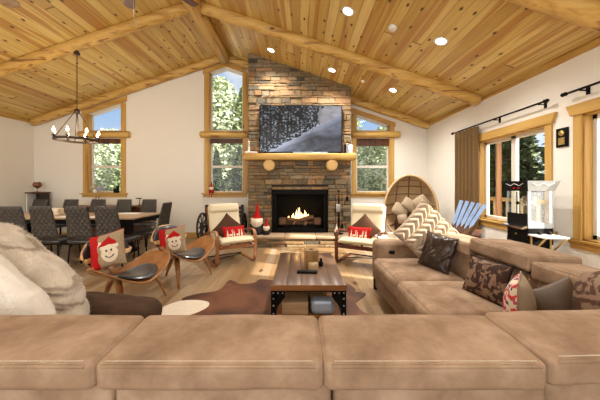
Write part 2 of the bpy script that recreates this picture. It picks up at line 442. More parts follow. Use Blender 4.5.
def foliage(name, a, b, sc=1.2):
    t = NT(name); v = t.obj(); f = t.noise(v, sc, 3, .6); c = t.ramp(f, [(.3, a), (.7, b)])
    return t.fin(c, .8)
M['pine_dark'] = foliage('dark_pine_needles', (.010, .018, .008), (.055, .080, .030))
M['pine_mid'] = foliage('olive_pine_needles', (.12, .17, .07), (.32, .37, .20))
M['pale_leaf'] = foliage('frosted_pale_leaves', (.26, .32, .18), (.58, .62, .44))
M['lamp_on'] = emit('lamp_glow', (1, .93, .80), 14)
M['bulb'] = emit('candle_bulb', (1, .80, .5), 16)
# ------------------------------------------------------------------ the room
YB = 6.93; XL = -6.91; XR = 3.30; RX = -1.92; RZ = 4.70; SL = .338; Y0 = -2.6
def cz(x): return RZ - SL * abs(x - RX)
CT = MB()
CT.prism([(XL - .3, cz(XL - .3)), (RX, RZ), (XR + .3, cz(XR + .3)), (XR + .3, cz(XR + .3) + .2), (RX, RZ + .2), (XL - .3, cz(XL - .3) + .2)], 1, Y0, YB + .3)
# prism axis 1: poly in x,z
struct('ceiling', CT, M['ceil'], 'vaulted ceiling of honey coloured knotty pine boards', weld=True)
fl = MB(); fl.box(XL - .15, XR + .15, Y0, YB + .15, -.12, 0)
struct('floor', fl, M['floor'], 'light hickory plank floor')

def vcol(mb, x0, x1, b0, b1, t0, t1, y0, y1):
    vs = [(x0, y0, b0), (x1, y0, b1), (x1, y0, t1), (x0, y0, t0), (x0, y1, b0), (x1, y1, b1), (x1, y1, t1), (x0, y1, t0)]
    mb.smooth = False
    mb.add(vs, [(0, 1, 2, 3), (7, 6, 5, 4), (0, 4, 5, 1), (3, 2, 6, 7), (0, 3, 7, 4), (1, 5, 6, 2)])
WZ = [1.144, 2.56, 2.74]      # sill, crossbar bottom, crossbar top
W = {1: (-5.50, -4.64, .30), 2: (-2.36, -1.47, .28), 3: (1.45, 2.34, .36)}
bw = MB(); T = .16; e = .02
xs = [XL - .15, -5.50, -4.64, -2.36, RX, -1.47, 1.45, 2.34, XR + .15]
for a, b in zip(xs, xs[1:]):
    op = next((w for w in W.values() if a >= w[0] - 1e-6 and b <= w[1] + 1e-6), None)
    ta, tb = cz(a) + e, cz(b) + e
    if op is None: vcol(bw, a, b, 0, 0, ta, tb, YB, YB + T)
    else:
        vcol(bw, a, b, 0, 0, WZ[0], WZ[0], YB, YB + T)
        vcol(bw, a, b, WZ[1], WZ[1], WZ[2], WZ[2], YB, YB + T)
        vcol(bw, a, b, cz(a) - op[2], cz(b) - op[2], ta, tb, YB, YB + T)
struct('wall_back', bw, M['wall'], 'white plaster gable wall behind the fireplace')
lw = MB(); lw.box(XL - .15, XL, Y0, YB + .15, 0, cz(XL) + .03)
struct('wall_left', lw, M['wall'], 'white plaster wall left of the dining table')
rw = MB(); R1 = (3.57, 4.91, .73, 2.13); R2 = (1.7, 3.11, .68, 2.15)
ct = cz(XR) + .03
for (a, b, z0, z1) in [(Y0, R2[0], 0, ct), (R2[0], R2[1], 0, R2[2]), (R2[0], R2[1], R2[3], ct), (R2[1], R1[0], 0, ct), (R1[0], R1[1], 0, R1[2]), (R1[0], R1[1], R1[3], ct), (R1[1], YB + .15, 0, ct)]:
    rw.box(XR, XR + T, a, b, z0, z1)
struct('wall_right', rw, M['wall'], 'white plaster wall with two pine framed windows')

# baseboards, crown boards
def strip(name, x0, x1, y0, y1, z0, z1, mat, label):
    b = MB(); b.box(x0, x1, y0, y1, z0, z1); struct(name, b, mat, label)
strip('baseboard_back', XL, -1.3, YB - .02, YB, 0, .12, M['trim_x'], 'pine baseboard on the back wall left of the fireplace')
strip('baseboard_right', XR - .02, XR, Y0, YB, 0, .12, M['trim_y'], 'pine baseboard along the right wall')
strip('baseboard_left', XL, XL + .02, Y0, YB, 0, .12, M['trim_y'], 'pine baseboard along the left wall')
strip('trim_1', XR - .025, XR, Y0, YB, cz(XR) - .08, cz(XR), M['log_y'], 'dark pine board where the right wall meets the ceiling')
strip('trim_2', XL, XL + .025, Y0, YB, cz(XL) - .08, cz(XL), M['log_y'], 'dark pine board where the left wall meets the ceiling')

# log rafters and ridge
def log(mb, a, b, r, seg=28, n=16, seed=0):
    a, b = Vector(a), Vector(b); pts = []; rs = []
    for i in range(seg + 1):
        t = i / seg; p = a.lerp(b, t)
        w = noise.noise(Vector((t * 5, seed, 0))) * .012; p = p + Vector((0, w if abs(b.x - a.x) > abs(b.y - a.y) else 0, w)); pts.append(p)
        rs.append(r * (1 + .06 * noise.noise(Vector((t * 7, seed + 9, 3)))))
    pts = [pts[0]] + pts + [pts[-1]]; rs = [rs[0] * .75] + rs + [rs[-1] * .75]
    d = (b - a).normalized() * .03; pts[0] = pts[0] - d; pts[-1] = pts[-1] + d
    mb.tube(pts, rs, n)
k = 3
for yb, nm in ((4.89, 'middle'), (2.65, 'near'), (.45, 'nearest')):
    for sd, xe in (('left', XL), ('right', XR - .05)):
        b = MB(); log(b, (RX + (.12 if xe > 0 else -.12), yb, cz(RX + .12) - .06), (xe, yb, cz(xe) - .06), .108, seed=k)
        struct('trim_%d' % k, b, M['log_x'], 'peeled log rafter on the %s ceiling slope, %s from the camera of its row' % (sd, {'middle': 'second farthest', 'near': 'second', 'nearest': 'first'}[nm]), 'beam'); k += 1
for sd, xa, xe in (('left', RX - .1, XL + .05), ('right', RX + .1, XR - .03)):
    b = MB(); log(b, (xa, YB - .1, cz(xa) - .07), (xe, YB - .1, cz(xe) - .07), .10, seed=k)
    struct('trim_%d' % k, b, M['log_x'], 'peeled log rafter lying against the back wall on the %s slope' % sd, 'beam'); k += 1
b = MB(); log(b, (RX, Y0, RZ - .13), (RX, YB - .16, RZ - .12), .145, seg=40, seed=77)
struct('trim_%d' % k, b, M['log_y'], 'thick peeled ridge log running along the ceiling peak', 'beam'); k += 1

# ------------------------------------------------------------------ back wall windows
def back_window(n, x0, x1, gap, label, barx):
    w = thing('window_%d' % n, label, 'window', kind='structure'); tw = .12 if n != 3 else .1
    yf = YB - .028
    def top(x, o=0): return cz(x) - gap + o
    f = MB()
    f.box(x0 - tw, x0, yf, YB + .0, WZ[0], WZ[1] + .02); f.box(x1, x1 + tw, yf, YB, WZ[0], WZ[1] + .02)
    f.box(x0 - tw, x0, yf, YB, WZ[2] - .03, top(x0)); f.box(x1, x1 + tw, yf, YB, WZ[2] - .03, top(x1))
    f.build('side_casing', M['trim_z'], w)
    f = MB(); xsx = [x0 - tw - .03] + ([RX] if x0 < RX < x1 else []) + [x1 + tw + .03]
    if n == 2: xsx[-1] = x1 + .08
    ext = .11 if n == 2 else (.13 if n == 1 else .11)
    for a, b2 in zip(xsx, xsx[1:]): vcol(f, a, b2, top(a), top(b2), top(a, ext), top(b2, ext), yf - .012, YB)
    f.build('head_casing', M['trim_x'], w)
    f = MB(); log(f, (barx[0], YB - .03, 2.655), (barx[1], YB - .03, 2.655), .09, seg=8)
    f.build('log_crossbar', M['log_x'], w)
    f = MB(); f.box(x0 - tw - .06, x1 + (tw + .06 if n != 2 else .09), YB - .07, YB, WZ[0] - .03, WZ[0]); f.box(x0 - tw - .03, x1 + (tw + .03 if n != 2 else .09), YB - .025, YB, WZ[0] - .11, WZ[0] - .03)
    f.build('sill', M['trim_x'], w, bevel=.005)
    # jamb liners and sash
    f = MB()
    for z0, z1a, z1b in ((WZ[0], WZ[1], WZ[1]), (WZ[2], top(x0), top(x1))):
        f.box(x0, x0 + .018, YB, YB + T, z0, z1a); f.box(x1 - .018, x1, YB, YB + T, z0, z1b)
        f.box(x0, x1, YB, YB + T, z0, z0 + .018)
    f.build('jamb', M['trim_z'], w)
    s = MB(); yp = YB + .09; q = .035
    s.box(x0 + .018, x0 + .018 + q, yp, yp + .04, WZ[0] + .018, WZ[1]); s.box(x1 - .018 - q, x1 - .018, yp, yp + .04, WZ[0] + .018, WZ[1])
    s.box(x0, x1, yp, yp + .04, WZ[0] + .018, WZ[0] + .018 + q); s.box(x0, x1, yp, yp + .04, WZ[1] - q, WZ[1])
    s.box(x0, x1, yp - .01, yp + .045, 1.80, 1.865)
    s.box(x0 + .018, x0 + .018 + q, yp, yp + .04, WZ[2] + .018, top(x0) - .0); s.box(x1 - .018 - q, x1 - .018, yp, yp + .04, WZ[2] + .018, top(x1))
    s.box(x0, x1, yp, yp + .04, WZ[2] + .018, WZ[2] + .018 + q)
    xm = [x0] + ([RX] if x0 < RX < x1 else []) + [x1]
    for a, b2 in zip(xm, xm[1:]): vcol(s, a, b2, top(a, -.05), top(b2, -.05), top(a), top(b2), yp, yp + .04)
    s.build('sash', M['vinyl'], w)
    g = MB(); g.box(x0 + .02, x1 - .02, yp + .018, yp + .024, WZ[0] + .02, WZ[1])
    g.build('lower_pane', M['glass'], w)
    g = MB()
    for a, b2 in zip(xm, xm[1:]): vcol(g, a + (.02 if a == x0 else 0), b2 - (.02 if b2 == x1 else 0), WZ[2] + .02, WZ[2] + .02, top(a, -.01), top(b2, -.01), yp + .018, yp + .024)
    g.build('upper_pane', M['glass'], w)
    bl = MB(); z0 = {1: 2.43, 2: 2.44, 3: 2.37}[n]
    for i in range(6): bl.box(x0 + .02, x1 - .02, YB + .03 - .002 * i, YB + .05, z0 + (WZ[1] - z0) * i / 6, z0 + (WZ[1] - z0) * (i + .9) / 6)
    tag(bl.build('rolled_blind', M['slatwood'], w), 'dark brown folded blind')
back_window(1, W[1][0], W[1][1], W[1][2], 'tall pine framed window behind the dining table', (-5.70, -4.42))
back_window(2, W[2][0], W[2][1], W[2][2], 'peaked pine framed window left of the stone chimney', (-2.55, -1.38))
back_window(3, W[3][0], W[3][1], W[3][2], 'sloped top pine framed window right of the stone chimney', (1.36, 2.56))

def side_window(n, y0, y1, z0, z1, label, mull, far_casing=True):
    w = thing('window_%d' % n, label, 'window', kind='structure'); c = .09
    f = MB(); f.box(XR - .025, XR, y0 - c, y0, z0, z1); f.box(XR - .025, XR, y1, y1 + c, z0, z1)
    f.build('side_casing', M['trim_z'], w)
    f = MB(); f.prism([(y0 - c - .07, z1 + .13), (y0 - c - .02, z1), (y1 + c + .02, z1), (y1 + c + .07, z1 + .13)], 0, XR - .045, XR)
    f.build('head_casing', M['trim_y'], w)
    f = MB(); f.prism([(y0 - c - .07, z0), (y0 - c - .02, z0 - .11), (y1 + c + .02, z0 - .11), (y1 + c + .07, z0)], 0, XR - .03, XR)
    f.box(XR - .06, XR + .02, y0 - c - .06, y1 + c + .06, z0 - .025, z0); f.build('sill', M['trim_y'], w)
    f = MB(); f.box(XR, XR + T, y0, y0 + .018, z0, z1); f.box(XR, XR + T, y1 - .018, y1, z0, z1); f.box(XR, XR + T, y0, y1, z0, z0 + .018); f.box(XR, XR + T, y0, y1, z1 - .018, z1)
    f.build('jamb', M['trim_z'], w)
    s = MB(); x = XR + .095; q = .045
    ys = [y0 + .018, mull, y1 - .018] if mull else [y0 + .018, y1 - .018]
    for a, b2 in zip(ys, ys[1:]):
        s.box(x, x + .05, a, a + q, z0 + .018, z1 - .018); s.box(x, x + .05, b2 - q, b2, z0 + .018, z1 - .018)
        s.box(x, x + .05, a, b2, z0 + .018, z0 + .018 + q); s.box(x, x + .05, a, b2, z1 - .018 - q, z1 - .018)
    s.build('sash', M['vinyl'], w)
    for a, b2 in zip(ys, ys[1:]):
        g = MB(); g.box(x + .022, x + .028, a + .02, b2 - .02, z0 + .04, z1 - .04); g.build('pane', M['glass'], w)
side_window(4, *R1, 'wide pine framed window beside the bronze curtain', 4.24)
side_window(5, *R2, 'pine framed window at the right edge nearest the camera', None)

# ------------------------------------------------------------------ recessed lights
def on_ceiling(px, py):
    if px > VX + RX * 40 and px > 190: Y = (RZ + SL * RX - H) * F / ((VY - py) + SL * (px - VX))
    else: Y = (RZ - SL * RX - H) * F / ((VY - py) - SL * (px - VX))
    X = (px - VX) * Y / F; return X, Y, cz(X)
def can_light(x, y, label):
    s = 1 if x > RX else -1; th = math.atan(SL) * s
    t = thing('recessed_light', label, 'ceiling light', (x, y, cz(x) - .002), 0, 'recessed ceiling lights'); t.rotation_euler = (0, th, 0)
    a = MB(); a.lathe([(.066, -.004), (.088, -.012), (.094, -.006), (.094, 0), (.066, 0)], 28, caps=False); a.build('trim_ring', M['white'], t)
    b = MB(); b.lathe([(.064, -.006), (.066, -.003)], 24); b.build('lamp', M['lamp_on'], t)
    ld = bpy.data.lights.new('downlight', 'SPOT'); ld.energy = 135; ld.spot_size = R(140); ld.spot_blend = 1.0; ld.shadow_soft_size = .07; ld.color = (1, .95, .88)
    lo = bpy.data.objects.new('downlight', ld); COL.objects.link(lo); lo.location = (x, y, cz(x) - .05); lo.rotation_euler = (0, 0, 0)
LTS = [((348, 11), 'recessed ceiling light at the top middle of the photo'), ((271, 50), 'recessed ceiling light left of the ridge end, above the chimney corner'), ((332, 70), 'recessed ceiling light just above the television side of the chimney'), ((441, 41), 'recessed ceiling light on the right slope between two log rafters'), ((393, 90), 'recessed ceiling light above the small right window')]
for (p, l) in LTS:
    x, y, z = on_ceiling(*p); can_light(x, y, l)
for x, y, l in ((-3.9, 1.2, 'recessed ceiling light over the left of the sofa'), (.8, .6, 'recessed ceiling light over the camera'), (-5.6, 3.4, 'recessed ceiling light over the near end of the dining table')):
    can_light(x, y, l)
x, y, z = on_ceiling(393, 27)
d = MB(); d.lathe([(.055, -.035), (.065, -.02), (.065, 0)], 24); o = d.build('smoke_detector', M['white']); o.location = (x, y, z); o.rotation_euler = (0, math.atan(SL), 0)
tag(o, 'round white smoke detector on the right ceiling slope', 'smoke detector')
x, y, z = on_ceiling(363, 81)
d = MB(); d.lathe([(.02, -.03), (.045, -.01), (.045, 0)], 20); o = d.build('sprinkler_cap', M['white']); o.location = (x, y, z); o.rotation_euler = (0, math.atan(SL), 0)
tag(o, 'small white sprinkler cap beside the chimney top', 'sprinkler')
x, y, z = on_ceiling(10, 3)
d = MB(); d.lathe([(.085, -.012), (.1, -.004), (.1, 0)], 24); o = d.build('ceiling_speaker', M['dtop']); o.location = (x, y, z); o.rotation_euler = (0, -math.atan(SL), 0)
tag(o, 'round wood toned ceiling speaker at the upper left', 'speaker')
d = MB(); d.rbox(3.19, 3.25, YB - .03, YB, 2.53, 2.62, .008)
tag(d.build('wall_sensor', M['white']), 'small white sensor box high in the right back corner', 'sensor')

# ------------------------------------------------------------------ fireplace
FY = 6.27; FX0, FX1 = -1.22, 1.20
fp = thing('fireplace', 'stacked ledgestone fireplace chimney with raised hearth and gas fire', 'fireplace', (0, FY, 0))
TONES = [(.30, .235, .15), (.36, .26, .15), (.37, .245, .14), (.20, .165, .115), (.14, .12, .09), (.40, .25, .13), (.25, .18, .105), (.35, .29, .20), (.21, .185, .145)]
def clip_top(mb_v): return [(x, y, min(z, cz(x) + .01)) for x, y, z in mb_v]
st = MB(); st.smooth = False; st.cols = []
rnd = random.Random(5)
def stone_block(mb, x0, x1, y0, y1, z0, z1, warm=0.0):
    m = min(.012, (x1 - x0) / 4, (z1 - z0) / 3); j = lambda a: rnd.uniform(-a, a)
    vs = [(x0, y1, z0), (x1, y1, z0), (x1, y1, z1), (x0, y1, z1),
          (x0, y0 + m, z0), (x1, y0 + m, z0), (x1, y0 + m, z1), (x0, y0 + m, z1),
          (x0 + m + j(m / 2), y0 + j(.006), z0 + m), (x1 - m + j(m / 2), y0 + j(.006), z0 + m + j(m / 3)), (x1 - m, y0 + j(.006), z1 - m), (x0 + m, y0 + j(.006), z1 - m + j(m / 3))]
    vs = clip_top(vs)
    fs = [(0, 1, 5, 4), (1, 2, 6, 5), (2, 3, 7, 6), (3, 0, 4, 7), (4, 5, 9, 8), (5, 6, 10, 9), (6, 7, 11, 10), (7, 4, 8, 11), (8, 9, 10, 11)]
    c = rnd.choice(TONES[2:3] + TONES[5:6] + TONES[0:2]) if rnd.random() < warm else rnd.choice(TONES)
    k = rnd.uniform(.62, .95); c = tuple(q * k for q in c)
    mb.add(vs, fs); mb.cols += [c] * len(fs)
def ledge(mb, x0, x1, z0, z1, yfront, hole=None, warm=.25):
    z = z0
    while z < z1 - .02:
        h = min(rnd.choice([.05, .065, .08, .095, .11, .13]), z1 - z)
        if z1 - z - h < .03: h = z1 - z
        x = x0
        while x < x1 - .01:
            w = rnd.uniform(.14, .46)
            if x1 - x - w < .08: w = x1 - x
            xe = x + w
            if hole and z + h > hole[2] and z < hole[3] and x < hole[1] and xe > hole[0]:
                if x < hole[0] - .03: xe = hole[0]
                else: x = hole[1]; continue
            if z < cz(x) :
                stone_block(mb, x + .003, xe - .003, yfront + rnd.uniform(-.028, .012), yfront + .08, z + .003, z + h - .003, warm + (.35 if 2.1 < z < 4.1 else 0))
            x = xe
        z += h
HOLE = (-.66, .66, .0, 1.235)
ledge(st, FX0, FX1, .0, 4.6, FY, (-.66, .66, .0, 1.30))
x = -.66
while x < .655:      # flat header stones over the firebox
    w = min(rnd.uniform(.16, .3), .66 - x); w = w if .66 - x - w > .06 else .66 - x
    stone_block(st, x + .003, x + w - .003, FY - .03, FY + .08, 1.238, 1.30, .9); x += w
o = st.build('stone_face', M['stone'], fp, weld=False); o.location = (0, -FY, 0)
# returns
sr = MB(); sr.smooth = False; sr.cols = []
for sx, X in ((-1, FX0), (1, FX1)):
    sr = MB(); sr.smooth = False; sr.cols = []; z = 0
    while z < cz(X) - .01:
        h = rnd.choice([.05, .07, .09, .11]); y = FY + .085
        while y < YB - .01:
            w = rnd.uniform(.12, .35); ye = min(YB, y + w)
            if YB - ye < .06: ye = YB
            d = rnd.uniform(0, .02); zt = min(z + h, cz(X) + .01)
            vs = [(X + sx * d, y + .003, z + .003), (X + sx * d, ye - .003, z + .003), (X + sx * d, ye - .003, zt), (X + sx * d, y + .003, zt), (X - sx * .06, y + .003, z + .003), (X - sx * .06, ye - .003, z + .003), (X - sx * .06, ye - .003, zt), (X - sx * .06, y + .003, zt)]
            fs = [(0, 1, 2, 3), (0, 4, 5, 1), (1, 5, 6, 2), (2, 6, 7, 3), (3, 7, 4, 0)]; sr.add(vs, fs); c = rnd.choice(TONES); sr.cols += [c] * 5
            y = ye
        z += h
    o = sr.build('stone_return', M['stone'], fp, weld='keep'); o.location = (0, -FY, 0)
co = MB()    # masonry core around the firebox cavity
vcol(co, FX0 + .03, HOLE[0], 0, 0, cz(FX0 + .03), cz(HOLE[0]), FY + .06, YB); vcol(co, HOLE[1], FX1 - .03, 0, 0, cz(HOLE[1]), cz(FX1 - .03), FY + .06, YB)
vcol(co, HOLE[0], HOLE[1], HOLE[3], HOLE[3], cz(HOLE[0]), cz(HOLE[1]), FY + .06, YB); co.box(HOLE[0], HOLE[1], FY + .6, YB, 0, HOLE[3])
o = co.build('masonry_core', M['mortar'], fp); o.location = (0, -FY, 0)
# hearth
HY = 5.71; hs = MB(); hs.smooth = False; hs.cols = []
ledge(hs, -1.28, 1.27, 0, .185, HY + .04, None, .4)
o = hs.build('hearth_stones', M['stone'], fp, weld=False); o.location = (0, -FY, 0)
hc = MB(); hc.box(-1.27, 1.26, HY + .1, FY + .02, 0, .185); o = hc.build('hearth_core', M['mortar'], fp); o.location = (0, -FY, 0)
hb = MB(); xx = -1.32
while xx < 1.31:
    w = min(rnd.uniform(.45, .7), 1.31 - xx); w = w if 1.31 - xx - w > .2 else 1.31 - xx
    hb.rbox(xx + .003, xx + w - .003, HY, FY + .0, .185, .235, .01, 2, 2); xx += w
o = hb.build('hearth_slab', M['hearthslab'], fp); o.location = (0, -FY, 0)
# firebox
fb = thing('firebox', None, None); fb.parent = fp
b = MB(); yb = FY + .5
b.box(-.655, .655, yb, yb + .02, .235, 1.23); b.box(-.655, -.635, FY, yb, .235, 1.23); b.box(.635, .655, FY, yb, .235, 1.23); b.box(-.655, .655, FY, yb, 1.21, 1.23); b.box(-.655, .655, FY, yb, .235, .26)
o = b.build('liner', M['firebrick'], fb); o.location = (0, -FY, 0)
b = MB(); y = FY - .035
b.box(-.655, -.62, y, y + .03, .24, 1.23); b.box(.62, .655, y, y + .03, .24, 1.23); b.box(-.655, .655, y, y + .03, 1.13, 1.23); b.box(-.655, .655, y, y + .03, .235, .33)
for i in range(3): b.box(-.58, .58, y - .006, y, 1.145 + .026 * i, 1.155 + .026 * i); b.box(-.58, .58, y - .006, y, .25 + .026 * i, .26 + .026 * i)
b.box(-.60, -.56, y + .02, y + .05, .36, 1.10); b.box(.56, .60, y + .02, y + .05, .36, 1.10)
o = b.build('surround', M['black'], fb, bevel=.003); o.location = (0, -FY, 0)
b = MB()
for (a, c, r, sd) in [((-.36, .22, .42), (.34, .26, .44), .06, 1), ((-.28, .14, .52), (.05, .22, .50), .05, 2), ((-.03, .2, .50), (.30, .12, .58), .055, 3), ((-.15, .10, .42), (-.02, .3, .60), .04, 4), ((.12, .1, .40), (.2, .3, .56), .04, 5)]:
    log(b, (a[0], a[1] - .0, a[2]), (c[0], c[1], c[2]), r, 8, 10, sd)
for sx in (-1, 1): b.rbox(sx * .42 - .10, sx * .42 + .10, .12, .3, .38, .56, .05)
b.build('log_set', M['ceramic'], fb)
b = MB()
rf = random.Random(3)
for i in range(15):
    x = -.27 + .037 * i + rf.uniform(-.01, .01); h = rf.uniform(.05, .26) * (1.15 - abs(i - 7) / 9); 
    pr = [(x, .17, .54), (x + rf.uniform(-.01, .01), .17, .54 + h * .4), (x + rf.uniform(-.02, .02), .17, .54 + h * .75), (x + rf.uniform(-.02, .02), .17, .54 + h)]
    b.tube(pr, [.013, .018, .009, .001], 7)
tag(b.build('flame', emit('fire', (1, .56, .18), 5), fb), 'yellow orange gas flames')
b = MB(); b.box(-.4, .4, .10, .34, .262, .37); b.build('burner', M['black'], fb)
# mantel
mt = MB(); log(mt, (-1.26, 6.04, 1.985), (1.22, 6.04, 1.985), .105, 20, 14, 21)
for v in range(len(mt.v)):
    q = mt.v[v]; y = max(5.96, q[1]); z = max(1.915, min(2.06, q[2])); mt.v[v] = (q[0], y if q[1] < 6.04 else q[1] + .12, z)
mt.smooth = True
o = mt.build('mantel', M['log_x'], fp); o.location = (0, -FY, 0)
for X in (-.70, .725):
    b = MB(); b.lathe([(.11, 0), (.128, .02), (.125, .3)], 22, Matrix.Rotation(R(-90), 4, 'X'))
    o = b.build('corbel', M['logend'], fp); o.location = (X, 6.0 - FY, 1.80)
lfl = bpy.data.lights.new('fire_glow', 'POINT'); lfl.energy = 1.2; lfl.color = (1, .5, .18); lfl.shadow_soft_size = .08
lo = bpy.data.objects.new('fire_glow', lfl); COL.objects.link(lo); lo.location = (0, FY + .15, .66)

# television with the snowy slope on its screen
tv = thing('television', 'large flat television showing a snowy wooded slope', 'television', (.02, 6.15, 2.64))
b = MB(); b.rbox(-.955, .955, 0, .06, -.545, .545, .008, 2, 2); b.build('bezel', M['black'], tv)
nu, nv = 170, 98; sc = MB(); sc.smooth = False; sc.cols = []
def screen(u, v):
    n1 = noise.fractal(Vector((u * 9, v * 9, 1)), 1.0, 2, 5); n2 = noise.fractal(Vector((u * 40, v * 26, 5)), 1.0, 2, 3)
    edge = max(-.02, (u - .10) * .92) + .05 * n1              # snow slope line rising to the right
    trees = u < .66 + .12 * v + .06 * n1
    if v > edge and trees:
        tr = 0
        for tx, tw, ln in ((.13, .012, .0), (.20, .016, .05), (.33, .010, .02), (.40, .008, -.03), (.47, .008, .03), (.07, .008, .02)):
            if abs(u - tx - ln * v) < tw * (1.2 - .6 * v): tr = 1
        b = .010 + .30 * max(0, n2 + .4 * n1 - .02)
        c = (b * .9, b, b * 1.15)
        if tr: c = (.012, .009, .009)
        if 0 < v - edge < .12 and n2 > .15: c = (.25, .28, .34)
        return c
    if v > edge:      # pale haze beyond trees
        b = .26 + .1 * n1; return (b * .95, b * .93, b)
    b = .13 + .08 * n1 + .30 * max(0, 1 - abs(v - edge) * 6) * (1 if u < .62 else .5)
    sh = noise.noise(Vector((u * 2.2, v * 4.5, 8)))
    if u > .35: b *= 1 - .55 * max(0, min(1, (u - .35) * 4)) * max(0, min(1, (.50 + .25 * sh - v) * 5))
    tk = abs(((u - .12) * .55 + .02 - v * .9) % .09 - .045)
    if v < edge - .03 and u < .75 and tk < .008: b *= .72
    return (b * .88, b * .95, b * 1.22)
sc.grid(lambda u, v: (-.935 + 1.87 * u, -.002, -.525 + 1.05 * v), nu, nv)
for i in range(nu):
    for j in range(nv): sc.cols.append(screen((i + .5) / nu, (j + .5) / nv))
t = NT('lit_screen'); at = t.n('Attribute', attribute_name='Col'); t.b.inputs['Base Color'].default_value = (.01, .01, .01, 1)
t.t.links.new(at.outputs['Color'], t.b.inputs['Emission Color']); t.b.inputs['Emission Strength'].default_value = .8; t.b.inputs['Roughness'].default_value = .12; t.b.inputs['Specular IOR Level'].default_value = .2
sc.build('screen', t.m, tv, weld=False)
b = MB(); b.box(-.3, .3, .06, .16, -.2, .2); b.build('wall_bracket', M['black'], tv)
# mantel items
def simple(name, mb, mat, label, cat, group=None, **kw):
    o = mb.build(name, mat, **kw); return tag(o, label, cat, group)
b = MB(); b.rbox(-.16, .62, 5.99, 6.07, 2.062, 2.09, .01); simple('soundbar', b, M['steelblue'], 'slim grey soundbar lying on the mantel under the television', 'soundbar')
b = MB(); b.rbox(-.62, -.18, 6.0, 6.07, 2.062, 2.085, .008); simple('media_box', b, M['black'], 'slim black media box on the mantel left of the soundbar', 'media box')
b = MB(); b.rbox(-1.25, -.97, 5.98, 6.12, 2.062, 2.095, .012); simple('router', b, M['white'], 'flat white box on the left end of the mantel', 'router')
b = MB(); b.rbox(-1.31, -1.27, 6.86, 6.90, 2.35, 2.60, .01); b.rbox(-1.325, -1.26, 6.84, 6.90, 2.60, 2.72, .015)
b = MB(); b.lathe([(.0, 2.062), (.035, 2.063), (.035, 2.13), (.02, 2.16), (.018, 2.30), (.028, 2.31), (.0, 2.36)], 14, None, -1.17, 6.1)
simple('white_bottle', b, M['white'], 'slender white bottle on the left mantel end by the window', 'bottle')
for i, (x, w, h, m, l) in enumerate([(1.02, .035, .20, 'black', 'black covered book leaning right of the television'), (1.06, .03, .22, 'steelblue', 'pale blue book beside the black one on the mantel'), (.985, .03, .17, 'slatwood', 'brown covered book, leftmost of three on the mantel')]):
    b = MB(); b.box(-w / 2, w / 2, -.06, .06, 0, h); o = simple('book', b, M[m], l, 'book', 'books on the mantel', bevel=.003); o.location = (x, 6.06, 2.062)
b = MB(); b.lathe([(.045, 0), (.048, .01), (.048, .185), (.03, .19)], 20); o = simple('pillar_candle', b, M['white'], 'white pillar candle on the right end of the mantel', 'candle'); o.location = (1.14, 6.04, 2.062)

# fireplace tools
ft = thing('fireplace_tool_set', 'black iron fireplace tool stand on the right side of the hearth', 'fireplace tools', (.88, 6.06, .235))
b = MB(); b.lathe([(.11, 0), (.11, .012), (.03, .03)], 20); b.tube([(0, 0, .02), (0, 0, .95)], .009, 8); b.lathe([(0, .94), (.025, .96), (.02, .99), (0, 1.0)], 12); b.build('stand', M['black'], ft)
for i, (dx, kind) in enumerate(((-.07, 'poker'), (.07, 'brush'), (.02, 'tongs'), (-.02, 'shovel'))):
    b = MB(); yy = -.04 if i % 2 else .03
    b.tube([(dx, yy, .18), (dx, yy, .84)], .007, 8); b.tube([(dx, yy, .84), (dx - .02, yy, .88), (dx, yy, .92), (dx + .02, yy, .88), (dx, yy, .84)], .006, 6)
    if kind == 'shovel': pass
    if kind == 'brush': b.lathe([(.03, .10), (.035, .2), (.01, .24)], 10, None, dx, yy)
    if kind == 'poker': b.tube([(dx, yy, .2), (dx - .03, yy, .16), (dx - .02, yy, .13)], .006, 6)
    b.build(kind, M['black'], ft)
    if kind == 'shovel':
        b = MB(); b.rbox(-.02 - .045, -.02 + .045, -.06, -.045, .50, .68, .012); tag(b.build('shovel_pan', M['steel'], ft), 'silver shovel pan')
b = MB(); log(b, (1.10, 6.235, 1.05), (1.10, 6.235, 1.42), .006, 3, 8); b.lathe([(.0, 0), (.03, .02), (.03, .1), (0, .12)], 12, Matrix.Translation((1.10, 6.235, .97)))
simple('hanging_lantern', b, M['black'], 'small black iron hook hanging on the right chimney stones', 'hook')
